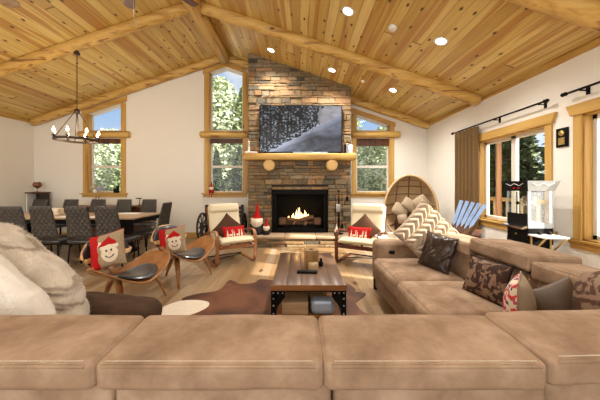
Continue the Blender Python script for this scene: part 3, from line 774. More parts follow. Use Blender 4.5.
# ------------------------------------------------------------------ gnomes
def gnome(loc, s, label, body, hat, face=True, legs=False, group=None):
    t = thing('gnome_figure', label, 'gnome', loc, 0, group)
    b = MB(); b.lathe([(0, 0), (.135, .01), (.15, .08), (.13, .17), (.095, .25), (.03, .27)], 18, Matrix.Scale(s, 4)); b.build('body', body, t)
    b = MB()
    for i in range(9):
        a = R(-80 + 20 * i); x = math.sin(a) * .095; y = -math.cos(a) * .095
        b.tube([Vector((x, y, .36)) * s, Vector((x * 1.15, y * 1.2, .25)) * s, Vector((x * .8, y * 1.2, .12 + .004 * (i - 4) ** 2)) * s], [.035 * s, .034 * s, .004 * s], 8)
    b.build('beard', M['offwhite'], t)
    b = MB(); b.lathe([(.085, .25), (.10, .33), (.1, .36), (.03, .4)], 16, Matrix.Scale(s, 4)); b.lathe([(0, -.022), (.018, -.012), (.022, 0), (.018, .012), (0, .022)], 10, Matrix.Translation(Vector((0, -.11, .345)) * s) @ Matrix.Scale(s, 4)); b.build('head', M['skin'], t)
    b = MB(); b.tube([Vector(p) * s for p in ((0, 0, .345), (0, 0, .37), (.002, 0, .45), (.006, 0, .56), (-.004, 0, .66), (0, 0, .72))], [.115 * s, .105 * s, .062 * s, .035 * s, .018 * s, .004 * s], 16); b.build('hat', hat, t)
    for sx in (-1, 1):
        b = MB(); b.tube([Vector(p) * s for p in ((sx * .09, 0, .27), (sx * .13, -.02, .2), (sx * .115, -.05, .13))], [.03 * s, .03 * s, .024 * s], 8); b.lathe([(0, -.03), (.025, 0), (0, .03)], 8, Matrix.Translation(Vector((sx * .113, -.055, .115)) * s) @ Matrix.Scale(s, 4)); b.build('arm', hat if legs else body, t)
        if legs:
            b = MB(); b.tube([Vector(p) * s for p in ((sx * .05, -.08, .03), (sx * .06, -.17, .03), (sx * .07, -.2, -.12), (sx * .07, -.22, -.25))], [.02 * s] * 4, 8); b.lathe([(0, -.03), (.035, 0), (0, .03)], 8, Matrix.Translation(Vector((sx * .07, -.25, -.25)) * s) @ Matrix.Scale(s, 4)); b.build('leg', hat, t)
        else:
            b = MB(); b.lathe([(0, -.0), (.045, .0), (.045, .03), (0, .055)], 10, Matrix.Translation(Vector((sx * .055, -.08, 0)) * s) @ Matrix.Scale(s, 4)); b.build('foot', body, t)
    return t
gnome((-.97, 6.02, .235), 1.0, 'large bearded gnome in a red pointed hat on the hearth', M['blackfelt'], M['red'])
gnome((-.75, 5.96, .235), .53, 'small bearded gnome beside the large one on the hearth', M['blackfelt'], M['red'])
gnome((-2.28, 6.875, 1.145), .42, 'little red gnome sitting on the sill of the peaked window', M['red'], M['red'], legs=True)
gn = gnome((.80, 5.84, .235), .36, 'small white pointed hat gnome at the right of the hearth', M['blackfelt'], M['offwhite'])

# ------------------------------------------------------------------ wheel bench behind the left armchair
wb = thing('wagon_wheel_bench', 'black wooden bench with wagon wheel ends behind left cream armchair', 'bench', (-1.87, 6.46, 0))
for sx in (-1, 1):
    b = MB(); X = sx * .5
    ring = [(X, .32 * math.cos(2 * PI * i / 28), .34 + .32 * math.sin(2 * PI * i / 28)) for i in range(28)]
    b.tube(ring, .026, 8, close=True)
    b.tube([(X - .05, 0, .34), (X + .05, 0, .34)], .05, 12)
    for i in range(10):
        a = 2 * PI * i / 10; b.tube([(X, .04 * math.cos(a), .34 + .04 * math.sin(a)), (X, .31 * math.cos(a), .34 + .31 * math.sin(a))], .014, 6)
    b.build('wheel', M['blackwood'], wb)
    b = MB(); b.box(sx * .44 - .035, sx * .44 + .035, .12, .19, .03, .86); b.box(sx * .44 - .03, sx * .44 + .03, -.24, .18, .42, .47); b.box(sx * .44 - .05, sx * .44 + .05, -.2, .2, 0, .05); b.box(sx*.44-.03, sx*.44+.03, -.22, -.16, .03, .45); b.build('end_post', M['blackwood'], wb, bevel=.006)
b = MB()
for i in range(4): b.box(-.42, .42, -.24 + .1 * i, -.155 + .1 * i, .44, .465)
b.build('seat', M['blackwood'], wb, bevel=.004)
b = MB()
for i in range(3): b.box(-.41, .41, .145, .17, .54 + .1 * i, .62 + .1 * i)
b.build('backrest', M['blackwood'], wb, bevel=.004)

# ------------------------------------------------------------------ bentwood armchairs
def armchair(loc, rz, label, wood_m, group):
    t = thing('bentwood_armchair', label, 'armchair', loc, rz, group); t.scale = (1.06 if rz > 0 else 1.14, 1, 1)
    side = smoothpath([(.30, .018), (0.0, .016), (-.24, .018), (-.325, .05), (-.345, .14), (-.35, .40), (-.33, .51), (-.25, .555), (-.05, .54), (.16, .50), (.27, .44)], 4)
    for sx in (-1, 1):
        b = MB(); b.ribbon(side, .022, sx * .31 - .025, sx * .31 + .025); b.build('side_frame', wood_m, t, bevel=.003)
    seatp = smoothpath([(-.38, .355), (-.33, .385), (-.20, .375), (.08, .33), (.19, .36), (.27, .52), (.36, .80), (.40, .94)], 5)
    b = MB(); low = [(y + .05 * (1 if i > 18 else 0), z - .05) for i, (y, z) in enumerate(seatp)]
    for sx in (-1, 1): b.ribbon([(y + .045 if z > .42 else y, z - .045 if z <= .42 else z - .02) for y, z in seatp], .02, sx * .255 - .02, sx * .255 + .02)
    b.build('seat_frame', wood_m, t)
    b = MB(); b.box(-.29, .29, -.335, -.315, .27, .33); b.box(-.29, .29, .20, .22, .38, .44); b.build('cross_rail', wood_m, t)
    b = MB(); b.tube([(-.30, -.27, .028), (-.30, -.05, .04), (.30, .26, .028)], .008, 6); b.box(-.3, .3, .26, .285, .03, .045); tag(b.build('floor_brace', M['black'], t), 'black brace bar near the floor')
    # cushion
    b = MB(); k = len(seatp)
    P = [Vector(p) for p in seatp]; nu, nv = 3 * k, 18
    def cush(u, v):
        f = u * (k - 1); i = min(int(f), k - 2); p = P[i].lerp(P[i + 1], f - i); d = (P[i + 1] - P[i]).normalized(); nr = Vector((-d.y, d.x))
        if nr.y < 0 and u < .5: nr = -nr
        return p, nr
    def pos(u, v, sg):
        p, nr = cush(u, v); x = (v * 2 - 1)
        if nr.x > 0 and u > .5: nr = -nr
        e = max(0, 1 - abs(x) ** 6) ** .5 * max(0, 1 - abs(u * 2 - 1) ** 14) ** .5
        c = -.01 * max(0, 1 - abs((u - .56) * 14)) - .0
        q = p + nr * (.035 + sg * (.036 + c) * e); return (x * .275, q.x, q.y)
    b.grid(lambda u, v: pos(u, v, 1), 44, nv); b.grid(lambda u, v: pos(u, v, -1), 44, nv, flip=True)
    b.build('seat_cushion', M['cream'], t)
    b = MB(); b.rbox(-.27, .27, -.06, .06, -.085, .085, .055, 4, 6, M=rotM((0, .335, .905), 0, R(-14)))
    b.build('head_cushion', M['cream'], t)
    b = MB()
    for i in range(3): b.tube([(-.265, .3, .82), (.265, .3, .82)], .003, 5)
    b.build('piping', M['stitch'], t)
    return t
armchair((-1.25, 4.76, 0), R(34), 'cream leather bentwood armchair with honey brown frame, left of the fire', M['birch'], 'bentwood armchairs')
armchair((1.10, 4.66, 0), R(-30), 'cream leather bentwood armchair with dark red frame, right of the fire', M['darkwood'], 'bentwood armchairs')

def deer(u, v):
    """white skirt of trees and reindeer woven into the red cushion"""
    x = u * 10; y = v * 6
    if .8 < y < 1.15 and .6 < x < 9.4: return 1
    for tx, h, w in ((1.6, 3.6, .8), (4.6, 3.0, .7), (8.4, 3.7, .8)):
        if 1.1 < y < 1.1 + h:
            k = (y - 1.1) / h; st = w * (1 - k) * (0.6 + .4 * ((k * 3) % 1 < .5))
            if abs(x - tx) < st: return 1
    for dx in (3.1, 6.4):
        if abs(x - dx) < .75 and 2.0 < y < 2.7: return 1
        if (abs(x - dx + .6) < .13 or abs(x - dx - .6) < .13) and 1.1 < y < 2.1: return 1
        if abs(x - dx - .7) < .2 and 2.6 < y < 3.6: return 1
        if (abs(x - dx - .95) < .1 or abs(x - dx - .45) < .1) and 3.6 < y < 4.5: return 1
    return 0
def pillow(name, label, cat, size, center, w, up, mats, front=None, n=26, group=None, disp=None, **kw):
    b = MB(); b.pillow(size[0], size[1], size[2], n, frameM((0, 0, 0), w, up), front, disp, **kw)
    o = b.build(name, mats); o.location = center; return tag(o, label, cat, group)
def rv(v, a):   # rotate xy by angle a (deg)
    c, s = math.cos(R(a)), math.sin(R(a)); return (v[0] * c - v[1] * s, v[0] * s + v[1] * c, v[2])
for (c, a, lr) in (((-1.25, 4.76), 34, 'left'), ((1.10, 4.66), -30, 'right')):
    f = rv((0, -1, 0), a); wv = rv((1, 0, 0), a)
    q = Vector((c[0], c[1], 0))
    cc = q + Vector(f) * (-.04) + Vector((0, 0, .545)); tilt = Vector(f) * -.42 + Vector((0, 0, .9))
    w2 = (Vector(wv) * .7 + tilt.normalized() * .72); u2 = (tilt.normalized() * .7 - Vector(wv) * .7)
    pillow('throw_pillow', 'brown velvet square pillow set cornerwise on the %s cream armchair' % lr, 'pillow', (.44, .44, .12), cc, w2, u2, [M['brownvelvet']], group='brown velvet pillows')
    cc = q + Vector(f) * .13 + Vector((0, 0, .485)); tilt = Vector(f) * -.35 + Vector((0, 0, .93))
    if lr == 'left': cc += Vector(wv) * .03
    else: cc -= Vector(wv) * .03
    pillow('lumbar_pillow', 'small red pillow with white reindeer and trees on %s cream armchair' % lr, 'pillow', (.40, .27, .1), cc, wv, tilt, [M['red'], M['offwhite']], front=deer, n=60, group='small red reindeer pillows')

# ------------------------------------------------------------------ walnut shell chairs
def shell_chair(loc, rz, label):
    t = thing('shell_chair', label, 'lounge chair', loc, rz, 'walnut shell chairs')
    def outline(u): return .255 * (1 - .38 * abs(u) ** 2.4)
    def top(u, v, o=0):
        U = u * 2 - 1; V = v * 2 - 1; dy = outline(U) * V * math.sqrt(max(0, 1 - abs(U) ** 7)); y = dy - .02 - .05 * abs(U) ** 2
        z = .33 + .205 * abs(U) ** 1.9 - .03 * (V if V < 0 else 0) * -1 * (1 - abs(U)) + .02 * max(0, V) ** 2 - .03 * (V < -.6) * (-V - .6)
        return (U * .46, y, z + o)
    b = MB(); b.grid(lambda u, v: top(u, v, .0), 40, 14); b.grid(lambda u, v: top(u, v, -.016), 40, 14, flip=True)
    for vv in (0, 1): b.grid(lambda u, w: (top(u, vv, -.016 * w)), 40, 1, flip=(vv == 0))
    b.build('seat_shell', M['walnut'], t)
    # round leather pad
    b = MB()
    def pad(u, v):
        a = 2 * PI * u; r = min(1, v * 1.0); x = .25 * r * math.cos(a); y = -.075 + .20 * r * math.sin(a)
        U = x / .46; z = .33 + .205 * abs(U) ** 1.9
        return (x, y, z + .004 + .034 * math.sqrt(max(0, 1 - r ** 4)))
    b.grid(pad, 32, 10); b.build('seat_pad', M['leather'], t)
    def back(u, v, o=0):
        U = u * 2 - 1; V = v * 2 - 1
        k = math.sqrt(max(0, 1 - abs(V) ** 3.2)) ; hw = .30 * (.55 + .45 * k)
        x = U * hw; vz = V * (1 - .0 * U * U)
        y = .28 + .10 * (V * .5 + .5) - .07 * (x / .30) ** 2
        z = .565 + .18 * vz * math.sqrt(max(0, 1 - abs(U) ** 4.5)) 
        n = Vector((-x * 1.0, -1, .25)).normalized() * o
        return (x + n.x, y + n.y, z + n.z)
    b = MB(); b.grid(lambda u, v: back(u, v, 0), 28, 16, flip=True); b.grid(lambda u, v: back(u, v, -.014), 28, 16)
    for uu in (0, 1): b.grid(lambda w, v: back(uu, v, -.014 * w), 1, 16)
    for vv in (0, 1): b.grid(lambda u, w: back(u, vv, -.014 * w), 28, 1)
    b.build('back_shell', M['plyedge'], t)
    b = MB()
    def bpad(u, v):
        U = (u * 2 - 1); V = (v * 2 - 1); e = math.sqrt(max(0, 1 - abs(U) ** 6)) * math.sqrt(max(0, 1 - abs(V) ** 6))
        return back(.5 + U * .465, .5 + V * .46, .003 + .026 * e)
    b.grid(bpad, 24, 16); b.build('back_pad', M['leather'], t)
    # legs
    for sx in (-1, 1):
        b = MB(); b.tube([(sx * .10, .05, .31), (sx * .16, -.03, .305), (sx * .23, -.11, .29), (sx * .27, -.17, .16), (sx * .31, -.22, .0)], [.030, .034, .034, .028, .014], 10, flat=.55); b.build('front_leg', M['walnut'], t)
    b = MB(); b.tube([(0, .02, .31), (0, .16, .31), (0, .24, .25), (0, .30, .12), (0, .35, 0)], [.05, .05, .045, .032, .018], 10, flat=.5); b.tube([(0, .16, .33), (0, .27, .42), (0, .325, .50)], [.04, .04, .03], 10, flat=.4); b.build('rear_leg', M['walnut'], t)
    return t
shell_chair((-1.88, 2.93, 0), R(78), 'walnut and black leather shell chair nearest the camera, left of the rug')
shell_chair((-1.64, 3.78, 0), R(68), 'walnut and black leather shell chair farther back beside the left armchair')
def snowman(u, v):
    x = u * 2 - 1; y = v * 2 - 1
    if x < -.38 + .04 * math.sin(v * 20): return 0                      # red border strip
    if y > .93: return 0
    fx, fy = x - .28, y + .28
    if (fx / .46) ** 2 + (fy / .50) ** 2 < 1:
        for ex in (-.14, .14):
            if (fx - ex) ** 2 + (fy - .16) ** 2 < .0042: return 3
        if abs(fy - .01) < .05 * (1 - (fx + .02) / .26) and -.04 < fx < .22: return 4
        if abs(math.hypot(fx, fy - .02) - .26) < .028 and fy < -.08: return 3
        if fy > .36: return 2
        return 2
    if fy > .28 and fy < .48 and abs(fx) < .5: return 2                  # fur brim
    if fy >= .44 and fy < 1.02 and -.62 < fx < .42 and fy < 1.02 - abs(fx + .05) * .9: return 0   # red hat
    if (fx + .58) ** 2 + (fy - .62) ** 2 < .03: return 2                 # bobble
    return 1
PM5 = [M['red'], M['burlap'], M['offwhite'], M['blackfelt'], M['skin']]
for (c, a, off, l) in (((-1.91, 2.93), 75, .03, 'red and burlap snowman pillow on the nearer shell chair'), ((-1.64, 3.78), 68, .0, 'red and burlap snowman pillow on the farther shell chair')):
    f = Vector(rv((0, -1, 0), a)); wv = Vector(rv((1, 0, 0), a)); q = Vector((c[0], c[1], 0))
    if a == 75: cc = Vector((-2.01, 2.79, .64)); w2 = (.95, .06, .28); tilt = (-.42, .30, .86)
    else: cc = Vector((-1.75, 3.66, .56)); w2 = (.97, .06, .20); tilt = (-.20, .30, .93)
    pillow('throw_pillow', l, 'pillow', (.37, .38, .12), cc, w2, tilt, PM5, front=snowman, n=64, group='snowman pillows')

# ------------------------------------------------------------------ coffee table and rug
ctb = thing('coffee_table', 'dark plank coffee table with black riveted metal frame', 'coffee table', (.075, 2.88, 0))
b = MB()
for i in range(5): b.rbox(-.325 + .13 * i, -.195 + .13 * i, -.565, .565, .405, .45, .004, 1, 1)
b.build('top', M['tabletop'], ctb)
for y_ in (-.572, .56):
    b = MB(); b.box(-.33, .33, y_, y_ + .012, .402, .449); tag(b.build('end_board', M['tableedge'], ctb), 'chestnut brown end board')
for sx in (-1, 1):
    for sy in (-1, 1):
        b = MB(); x = sx * .305; y = sy * .545
        b.box(x - .022, x + .022, y - .022 * 1, y + .022, 0, .40); b.box(min(x, x - sx * .1), max(x, x - sx * .1), y - .018 + sy * .004, y + .018 + sy * .004, .335, .402)
        b.prism([(x - sx * .02, .34), (x - sx * .10, .34), (x - sx * .02, .24)], 1, y + sy * .012, y + sy * .02)
        o = b.build('leg', M['black'], ctb, bevel=.003)
        r = MB()
        for (rx, rz2) in ((0, .38), (-sx * .04, .38), (-sx * .08, .38), (0, .33), (0, .27), (0, .2), (0, .1)):
            r.lathe([(.008, 0), (.006, .005), (0, .007)], 8, Matrix.Translation((x + rx, y + sy * .022, rz2)) @ Matrix.Rotation(R(90) * (1 if sy < 0 else -1), 4, 'X'))
        r.build('rivet', M['steel'], o)
b = MB()
for sx in (-1, 1): b.box(sx * .305 - .015, sx * .305 + .015, -.53, .53, .37, .402); b.box(sx * .305 - .012, sx * .305 + .012, -.53, .53, .11, .135)
for sy in (-1, 1): b.box(-.3, .3, sy * .545 - .012, sy * .545 + .012, .385, .402); b.box(-.3, .3, sy * .53 - .012, sy * .53 + .012, .11, .135)
b.build('frame', M['black'], ctb)
b = MB()
for i in range(4): b.box(-.29 + .147 * i, -.15 + .147 * i, -.52, .52, .135, .155)
b.build('lower_shelf', M['tableedge'], ctb)
b = MB(); b.rbox(-.24, .0, -.5, .0, .156, .27, .01); b.rbox(-.05, .13, -.46, -.02, .156, .24, .01, M=Matrix.Rotation(R(14), 4, 'Z'))
o = simple('storage_tray', b, M['dtop'], 'pale wooden trays lying on the coffee table lower shelf', 'tray'); o.location = (.075, 2.88, 0)
b = MB(); b.rbox(.02, .24, -.52, -.40, .157, .30, .05, 3, 4); o = simple('folded_blanket', b, M['steelblue'], 'grey blue bundle on the coffee table lower shelf', 'blanket'); o.location = (.075, 2.88, 0)
cb = thing('wooden_candle_holder', 'rustic square wood block candle holder on the coffee table', 'candle holder', (.12, 2.85, .45))
b = MB(); b.rbox(-.075, .075, -.055, .055, 0, .185, .006, 1, 3); b.build('block', M['rustic'], cb)
b = MB(); b.lathe([(.022, 0), (.022, .003)], 14, Matrix.Translation((0, 0, .185))); b.build('candle_hole', M['black'], cb)
b = MB(); b.lathe([(.05, 0), (.055, .01), (.053, .06), (.048, .075)], 18); o = simple('wooden_bowl', b, M['dtop'], 'small pale round wooden box in front of the candle block', 'box'); o.location = (.135, 2.735, .45)
b = MB(); b.rbox(-.10, .10, -.03, .02, 0, .024, .01, M=Matrix.Rotation(R(-4), 4, 'Z')); o = simple('remote_control', b, M['black'], 'black remote control lying at the front of candle block', 'remote control'); o.location = (.07, 2.64, .45)
b = MB(); b.lathe([(.02, 0), (.028, .02), (.02, .05), (.012, .06), (.018, .075), (0, .09)], 12); o = simple('black_figurine', b, M['black'], 'tiny black figurine right of the candle block', 'figurine'); o.location = (.225, 2.87, .45)

rug = thing('cowhide_rug', 'reddish brown cowhide rug with pale edge under coffee table', 'rug', (0, 2.8, 0))
out = [(-1.36, 3.06), (-1.25, 3.22), (-1.02, 3.34), (-.99, 3.66), (-.93, 3.68), (-.80, 3.56), (-.62, 3.60), (-.55, 3.74), (-.30, 3.68), (.05, 3.75), (.4, 3.66), (.62, 3.58), (.70, 3.38), (.66, 3.30), (.80, 3.24), (.66, 3.04), (.62, 2.96), (.66, 2.75), (.86, 2.55), (.74, 2.42), (.5, 2.44), (.2, 2.36), (-.25, 2.40), (-.7, 2.34), (-.95, 2.42), (-1.1, 2.30), (-1.28, 2.34), (-1.2, 2.6), (-1.12, 2.8)]
def loop(pts, n=4): 
    k = len(pts); o2 = []
    for i in range(k):
        p0, p1, p2, p3 = [Vector(pts[(i + d) % k]) for d in (-1, 0, 1, 2)]
        for j in range(n):
            t = j / n; o2.append(.5 * ((2 * p1) + (-p0 + p2) * t + (2 * p0 - 5 * p1 + 4 * p2 - p3) * t * t + (-p0 + 3 * p1 - 3 * p2 + p3) * t ** 3))
    return o2
def flat_shape(pts, z0, z1, mat, name, parent, dy):
    b = MB(); pl = [(p.x, p.y - dy) for p in loop(pts)]; b.prism(pl, 2, z0, z1); return b.build(name, mat, parent)
flat_shape(out, .001, .009, M['hide'], 'hide', rug, 2.8)
pal = [(-1.15, 3.02), (-1.33, 3.0), (-1.44, 2.86), (-1.42, 2.7), (-1.3, 2.62), (-1.10, 2.66), (-.98, 2.82), (-1.0, 2.96)]
tag(flat_shape([(x - .02, y + .02) for x, y in pal], .0095, .012, M['hidewhite'], 'pale_patch', rug, 2.8), 'cream white patch of hide')
# ------------------------------------------------------------------ sectional sofa
so = thing('sectional_sofa', 'large tan suede sectional sofa with stitched adjustable headrests', 'sofa', (0, 0, 0))
def headrest(x0, x1, y0, y1, z0, z1, along='x', tilt=0, stitch=True, rz=0):
    b = MB(); cx, cy, c_z = (x0 + x1) / 2, (y0 + y1) / 2, (z0 + z1) / 2
    hx, hy, hz = (x1 - x0) / 2, (y1 - y0) / 2, (z1 - z0) / 2
    MM = rotM((0, 0, 0), rz, R(tilt) if along == 'x' else 0, R(tilt) if along == 'y' else 0)
    b.rbox(-hx, hx, -hy, hy, -hz, hz, .020, 4, 14, MM, puff=.010)
    for i, q in enumerate(b.v):      # gentle wrinkles of stretched suede
        n1 = noise.noise(Vector((q[0] * 7 + cx * 9, q[1] * 9, q[2] * 9 + cy))); b.v[i] = (q[0], q[1], q[2] + .003 * n1)
    if along == 'x': b.tube([MM @ Vector((-hx + .02, -hy + .003, hz - .010)), MM @ Vector((hx - .02, -hy + .003, hz - .010))], .0055, 8)
    o = b.build('headrest', M['suede'], so); o.location = (cx, cy, c_z)
    s = MB(); L = hx if along == 'x' else hy; q = -L + .03
    while q < L - .03:
        if along == 'x': s.tube([MM @ Vector((q, -hy + .010, hz + .0015)), MM @ Vector((q + .0045, -hy + .010, hz + .0015))], .0019, 5)
        else: s.tube([MM @ Vector((-hx + .010, q, hz + .0015)), MM @ Vector((-hx + .010, q + .0045, hz + .0015))], .0019, 5)
        q += .0072
    st_ = s.build('stitching', M['stitch'], o, weld=False)
    return o
EDG = [-1.93, -1.26, -.592, .068, .716]
for a, b_ in zip(EDG, EDG[1:]): headrest(a + .003, b_ - .003, .762, 1.035, .717, .803, 'x', 3)
headrest(.720, 1.375, .785, 1.06, .722, .810, 'x', 3, rz=R(2.5))
b = MB(); b.rbox(1.38, 1.87, .80, 1.14, .70, .80, .04, 4, 6, puff=.01); b.build('headrest', M['suede'], so)
for (a, b_, z_) in ((1.145, 1.775, .80), (1.785, 2.41, .835), (2.42, 3.06, .775)): headrest(1.525, 1.90 if z_ > .83 else 1.86, a, b_ - .006, z_ - .115, z_, 'y', 3)
for (a, b_) in ((1.1, 1.72),): headrest(-2.0, -1.70, a, b_, .70, .80, 'y', -4)
# outer back panels with narrow gaps
b = MB()
for a, b_ in zip(EDG, EDG[1:]): b.rbox(a + .012 + .02, b_ + .012 + .016, .80, .97, .08, .733, .02, 3, 4)
b.rbox(.75, 1.84, .82, 1.0, .08, .733, .02, 3, 4)
for (a, b_) in ((1.0, 1.775), (1.78, 2.41), (2.415, 3.2)): b.rbox(1.66, 1.84, a, b_ - .006, .08, .715, .02, 3, 4)
b.rbox(-1.98, -1.82, .8, 1.85, .08, .715, .02, 3, 4)
b.build('outer_back', M['suede'], so)
for a, b_ in zip(EDG, EDG[1:]):
    b = MB(); b.rbox(a + .005, b_ - .005, .95, 1.12, .40, .74, .05, 4, 6, puff=.03); b.build('back_cushion', M['suede'], so)
b = MB(); b.rbox(.72, 1.5, .95, 1.12, .40, .74, .05, 4, 6, puff=.03); b.build('back_cushion', M['suede'], so)
for (a, b_) in ((1.12, 1.77), (1.78, 2.405), (2.415, 3.18)):
    b = MB(); b.rbox(1.545, 1.72, a, b_ - .004, .38, .70, .05, 4, 6, puff=.012, M=None); b.build('back_cushion', M['suede'], so)
def seat(x0, x1, y0, y1):
    b = MB(); b.rbox(x0, x1, y0, y1, .25, .455, .055, 5, 8, puff=.018); b.build('seat_cushion', M['suede'], so)
for a, b_ in zip(EDG[1:], EDG[2:]): seat(a + .003, b_ - .003, 1.08, 1.68)
seat(.80, 1.54, 1.08, 1.77); seat(.87, 1.54, 1.776, 2.425); seat(.87, 1.54, 2.43, 3.19)
seat(-1.80, -1.24, 1.08, 1.95)
b = MB(); b.rbox(-1.9, .9, .9, 1.64, .1, .27, .02); b.rbox(.90, 1.7, .9, 3.2, .1, .27, .02); b.rbox(-1.9, -1.26, 1.1, 1.92, .1, .27, .02); b.build('base', M['suede'], so)
b = MB(); b.rbox(.93, 1.84, 3.19, 3.45, .13, .64, .055, 4, 8, puff=.012); b.build('arm', M['suede'], so)
b = MB(); b.rbox(1.06, 1.13, 3.165, 3.195, .50, .54, .012); tag(b.build('recliner_handle', M['black'], so), 'black recliner handle')
for (x, y) in ((.96, 3.40), (1.78, 3.38), (.96, 1.9), (1.78, .9), (-1.86, .92), (-1.8, 1.85), (-.2, 1.6)):
    b = MB(); b.box(x - .02, x + .02, y - .02, y + .02, 0, .14); b.build('leg', M['black'], so)

# cushions on the right side of the sofa
def cable(u, v):
    k = 4; c = u * k; fc = (c % 1) - .5; d = abs(fc) * 2; return .040 * abs(math.sin(PI * (v * 7 + .9 * d + .5 * (math.floor(c) % 2)))) ** .8 * (1 - d ** 5) ** .5
    c = u * k; fc = (c % 1) - .5; ph = v * 6 + (math.floor(c) % 2) * .5
    s = abs(math.sin(PI * ph)); sw = .22 * math.sin(PI * ph)
    d1 = max(0, 1 - ((fc - sw) / .26) ** 2); d2 = max(0, 1 - ((fc + sw) / .26) ** 2)
    return .034 * max(d1, d2 * .8) + .012 * s * (abs(fc) < .42)
pillow('knit_pillow', 'big cream chunky cable knit pillow leaning over the far sofa corner', 'pillow', (.58, .58, .14), (1.43, 3.0, .775), (.70, -.12, -.70), (.66, .30, .70), [M['knit']], n=110, disp=cable)
pillow('leather_pillow', 'shiny dark brown leather square pillow in front of the knit pillow', 'pillow', (.38, .37, .12), (1.40, 2.72, .64), (.36, -.93, -.06), (.36, .02, .93), [M['leather_brown']], n=30, disp=lambda u, v: .009 * math.sin(u * 30 + 4 * math.sin(v * 7)) * abs(u - .5) * 2)
def piped(name, label, size, c, w, up, mats, pipe, front=None, back=0, n=26, **kw):
    t = thing(name, label, 'pillow', c); b = MB(); MM = frameM((0, 0, 0), w, up); b.pillow(size[0], size[1], size[2], n, MM, front, back=back, **kw); b.build('cover', mats, t)
    ps = []
    for s_ in range(4):
        for i in range(10):
            q = -1 + 2 * i / 10; x, z = [(q, -1), (1, q), (-q, 1), (-1, -q)][s_]
            ps.append(MM @ Vector((x * (1 - .07 * (1 - z * z)) * size[0] / 2, 0, z * (1 - .07 * (1 - x * x)) * size[1] / 2)))
    b = MB(); b.tube(ps, .005, 6, close=True); b.build('piping', pipe, t); return t
piped('lumbar_pillow', 'dark brown damask rectangular pillow with black piping against sofa back', (.34, .29, .12), (1.41, 2.02, .605), (.26, -.96, 0), (.30, .05, .95), [M['damask']], M['black'])
piped('throw_pillow', 'small pillow with floral front and beige satin back standing on edge', (.29, .33, .15), (1.25, 1.52, .62), (.66, .74, .0), (.10, .10, .98), [M['beigesatin'], M['floral']], M['beigesatin'], front=lambda u, v: 0, back=1)
pillow('throw_pillow', 'dark taupe satin pillow tilted on a corner beside floral one', 'pillow', (.28, .28, .13), (1.47, 1.50, .62), (.80, -.20, .42), (-.42, .30, .80), [M['taupe']])
pillow('throw_pillow', 'tan and brown damask pillow at the right end of the row', 'pillow', (.42, .42, .16), (1.57, 1.24, .68), (.75, -.66, .0), (.15, -.10, .95), [M['damask2']], pinch=-.01, rnd=.16)
b = MB(); b.rbox(-.40, .40, -.11, .11, -.075, .075, .065, 4, 14, puff=.006, M=rotM((0, 0, 0), R(-6), 0, R(3)))
for i, q in enumerate(b.v): b.v[i] = (q[0], q[1], q[2] + .018 * noise.noise(Vector((q[0] * 14, q[1] * 14, 2))))
o = simple('bolster_pillow', b, M['suede_dark'], 'dark brown velvety bolster lying on the left sofa seat', 'bolster'); o.location = (-1.285, 1.68, .53)

# fur throws heaped on the left side of the sofa
def fur_heap(name, label, prof, yc, T, mat, ridge, ntuft, lean=0, amp=.03):
    tuft = plain(mat.name + '_tips', (.72, .68, .62) if 'cream' in mat.name else (.60, .54, .46), 1.0, var=.1, scale=5, spec=0)
    undr = plain(mat.name + '_underfur', (.34, .25, .17), 1.0, var=.2, scale=20, spec=0)
    zs = [p[0] for p in prof]; z0, z1 = zs[0], zs[-1]
    def pos(u, v, sg):
        z = z0 + (z1 - z0) * v; l, r = lerp(prof, z); U = u * 2 - 1; x = l + (r - l) * u
        e = max(0, 1 - abs(U) ** 4) ** .5 * max(0, 1 - abs(2 * v - 1) ** 5) ** .5
        d = ridge(x, z) * amp; n3 = noise.noise(Vector((x * 9, z * 9, yc))) * .02
        k = .035 * noise.noise(Vector((x * 5, z * 5, 3 + yc))) * e
        return Vector((x, yc + sg * (T * e + (d + n3) * e) + lean * (z - z0), z + k))
    b = MB(); nu, nv = 90, 80
    b.grid(lambda u, v: tuple(pos(u, v, -1)), nu, nv); b.grid(lambda u, v: tuple(pos(u, v, 1)), nu, nv, flip=True)
    rr = random.Random(len(label))
    for _ in range(ntuft):
        u, v = rr.random(), rr.random(); sg = -1 if rr.random() < .7 else 1
        p = pos(u, v, sg); a = pos(min(1, u + .01), v, sg) - p; c = pos(u, min(1, v + .01), sg) - p; nn = a.cross(c)
        if nn.length < 1e-9: continue
        nn.normalize(); nn = nn * (1 if sg > 0 else 1)
        if nn.y * sg < 0: nn = -nn
        d = (nn * .6 + Vector((rr.uniform(-.6, .6), rr.uniform(-.3, .3), rr.uniform(-.9, .3)))).normalized(); L = rr.uniform(.006, .015)
        s_ = d.cross(Vector((rr.random(), rr.random(), rr.random()))).normalized() * .0022
        b.add([p - s_ * .6, p + s_ * .6, p + d * L], [(0, 1, 2)], mi=1)
    return tag(b.build(name, [mat, tuft, undr], weld=False), label, 'throw')
def ridges(x, z):
    s = z * .88 + x * .47; t = x * .88 - z * .47; w = .5 + .5 * noise.noise(Vector((x * 7, z * 7, 4)))
    return (2 * abs(math.sin(s * 54 + 1.3 * math.sin(t * 8) + .9 * noise.noise(Vector((x * 5, z * 5, 1))))) ** .7 - 1) * (.35 + 1.1 * w) 
fur_heap('fur_throw', 'grey beige ribbed faux fur throw heaped on left sofa corner', [(.46, -1.85, -1.16), (.66, -1.92, -1.23), (.75, -1.95, -1.25), (.85, -1.95, -1.34), (.93, -1.95, -1.47), (1.01, -1.93, -1.57), (1.06, -1.88, -1.64), (1.10, -1.80, -1.70)], 1.48, .13, M['fur_grey'], ridges, 26000, .0, .04)
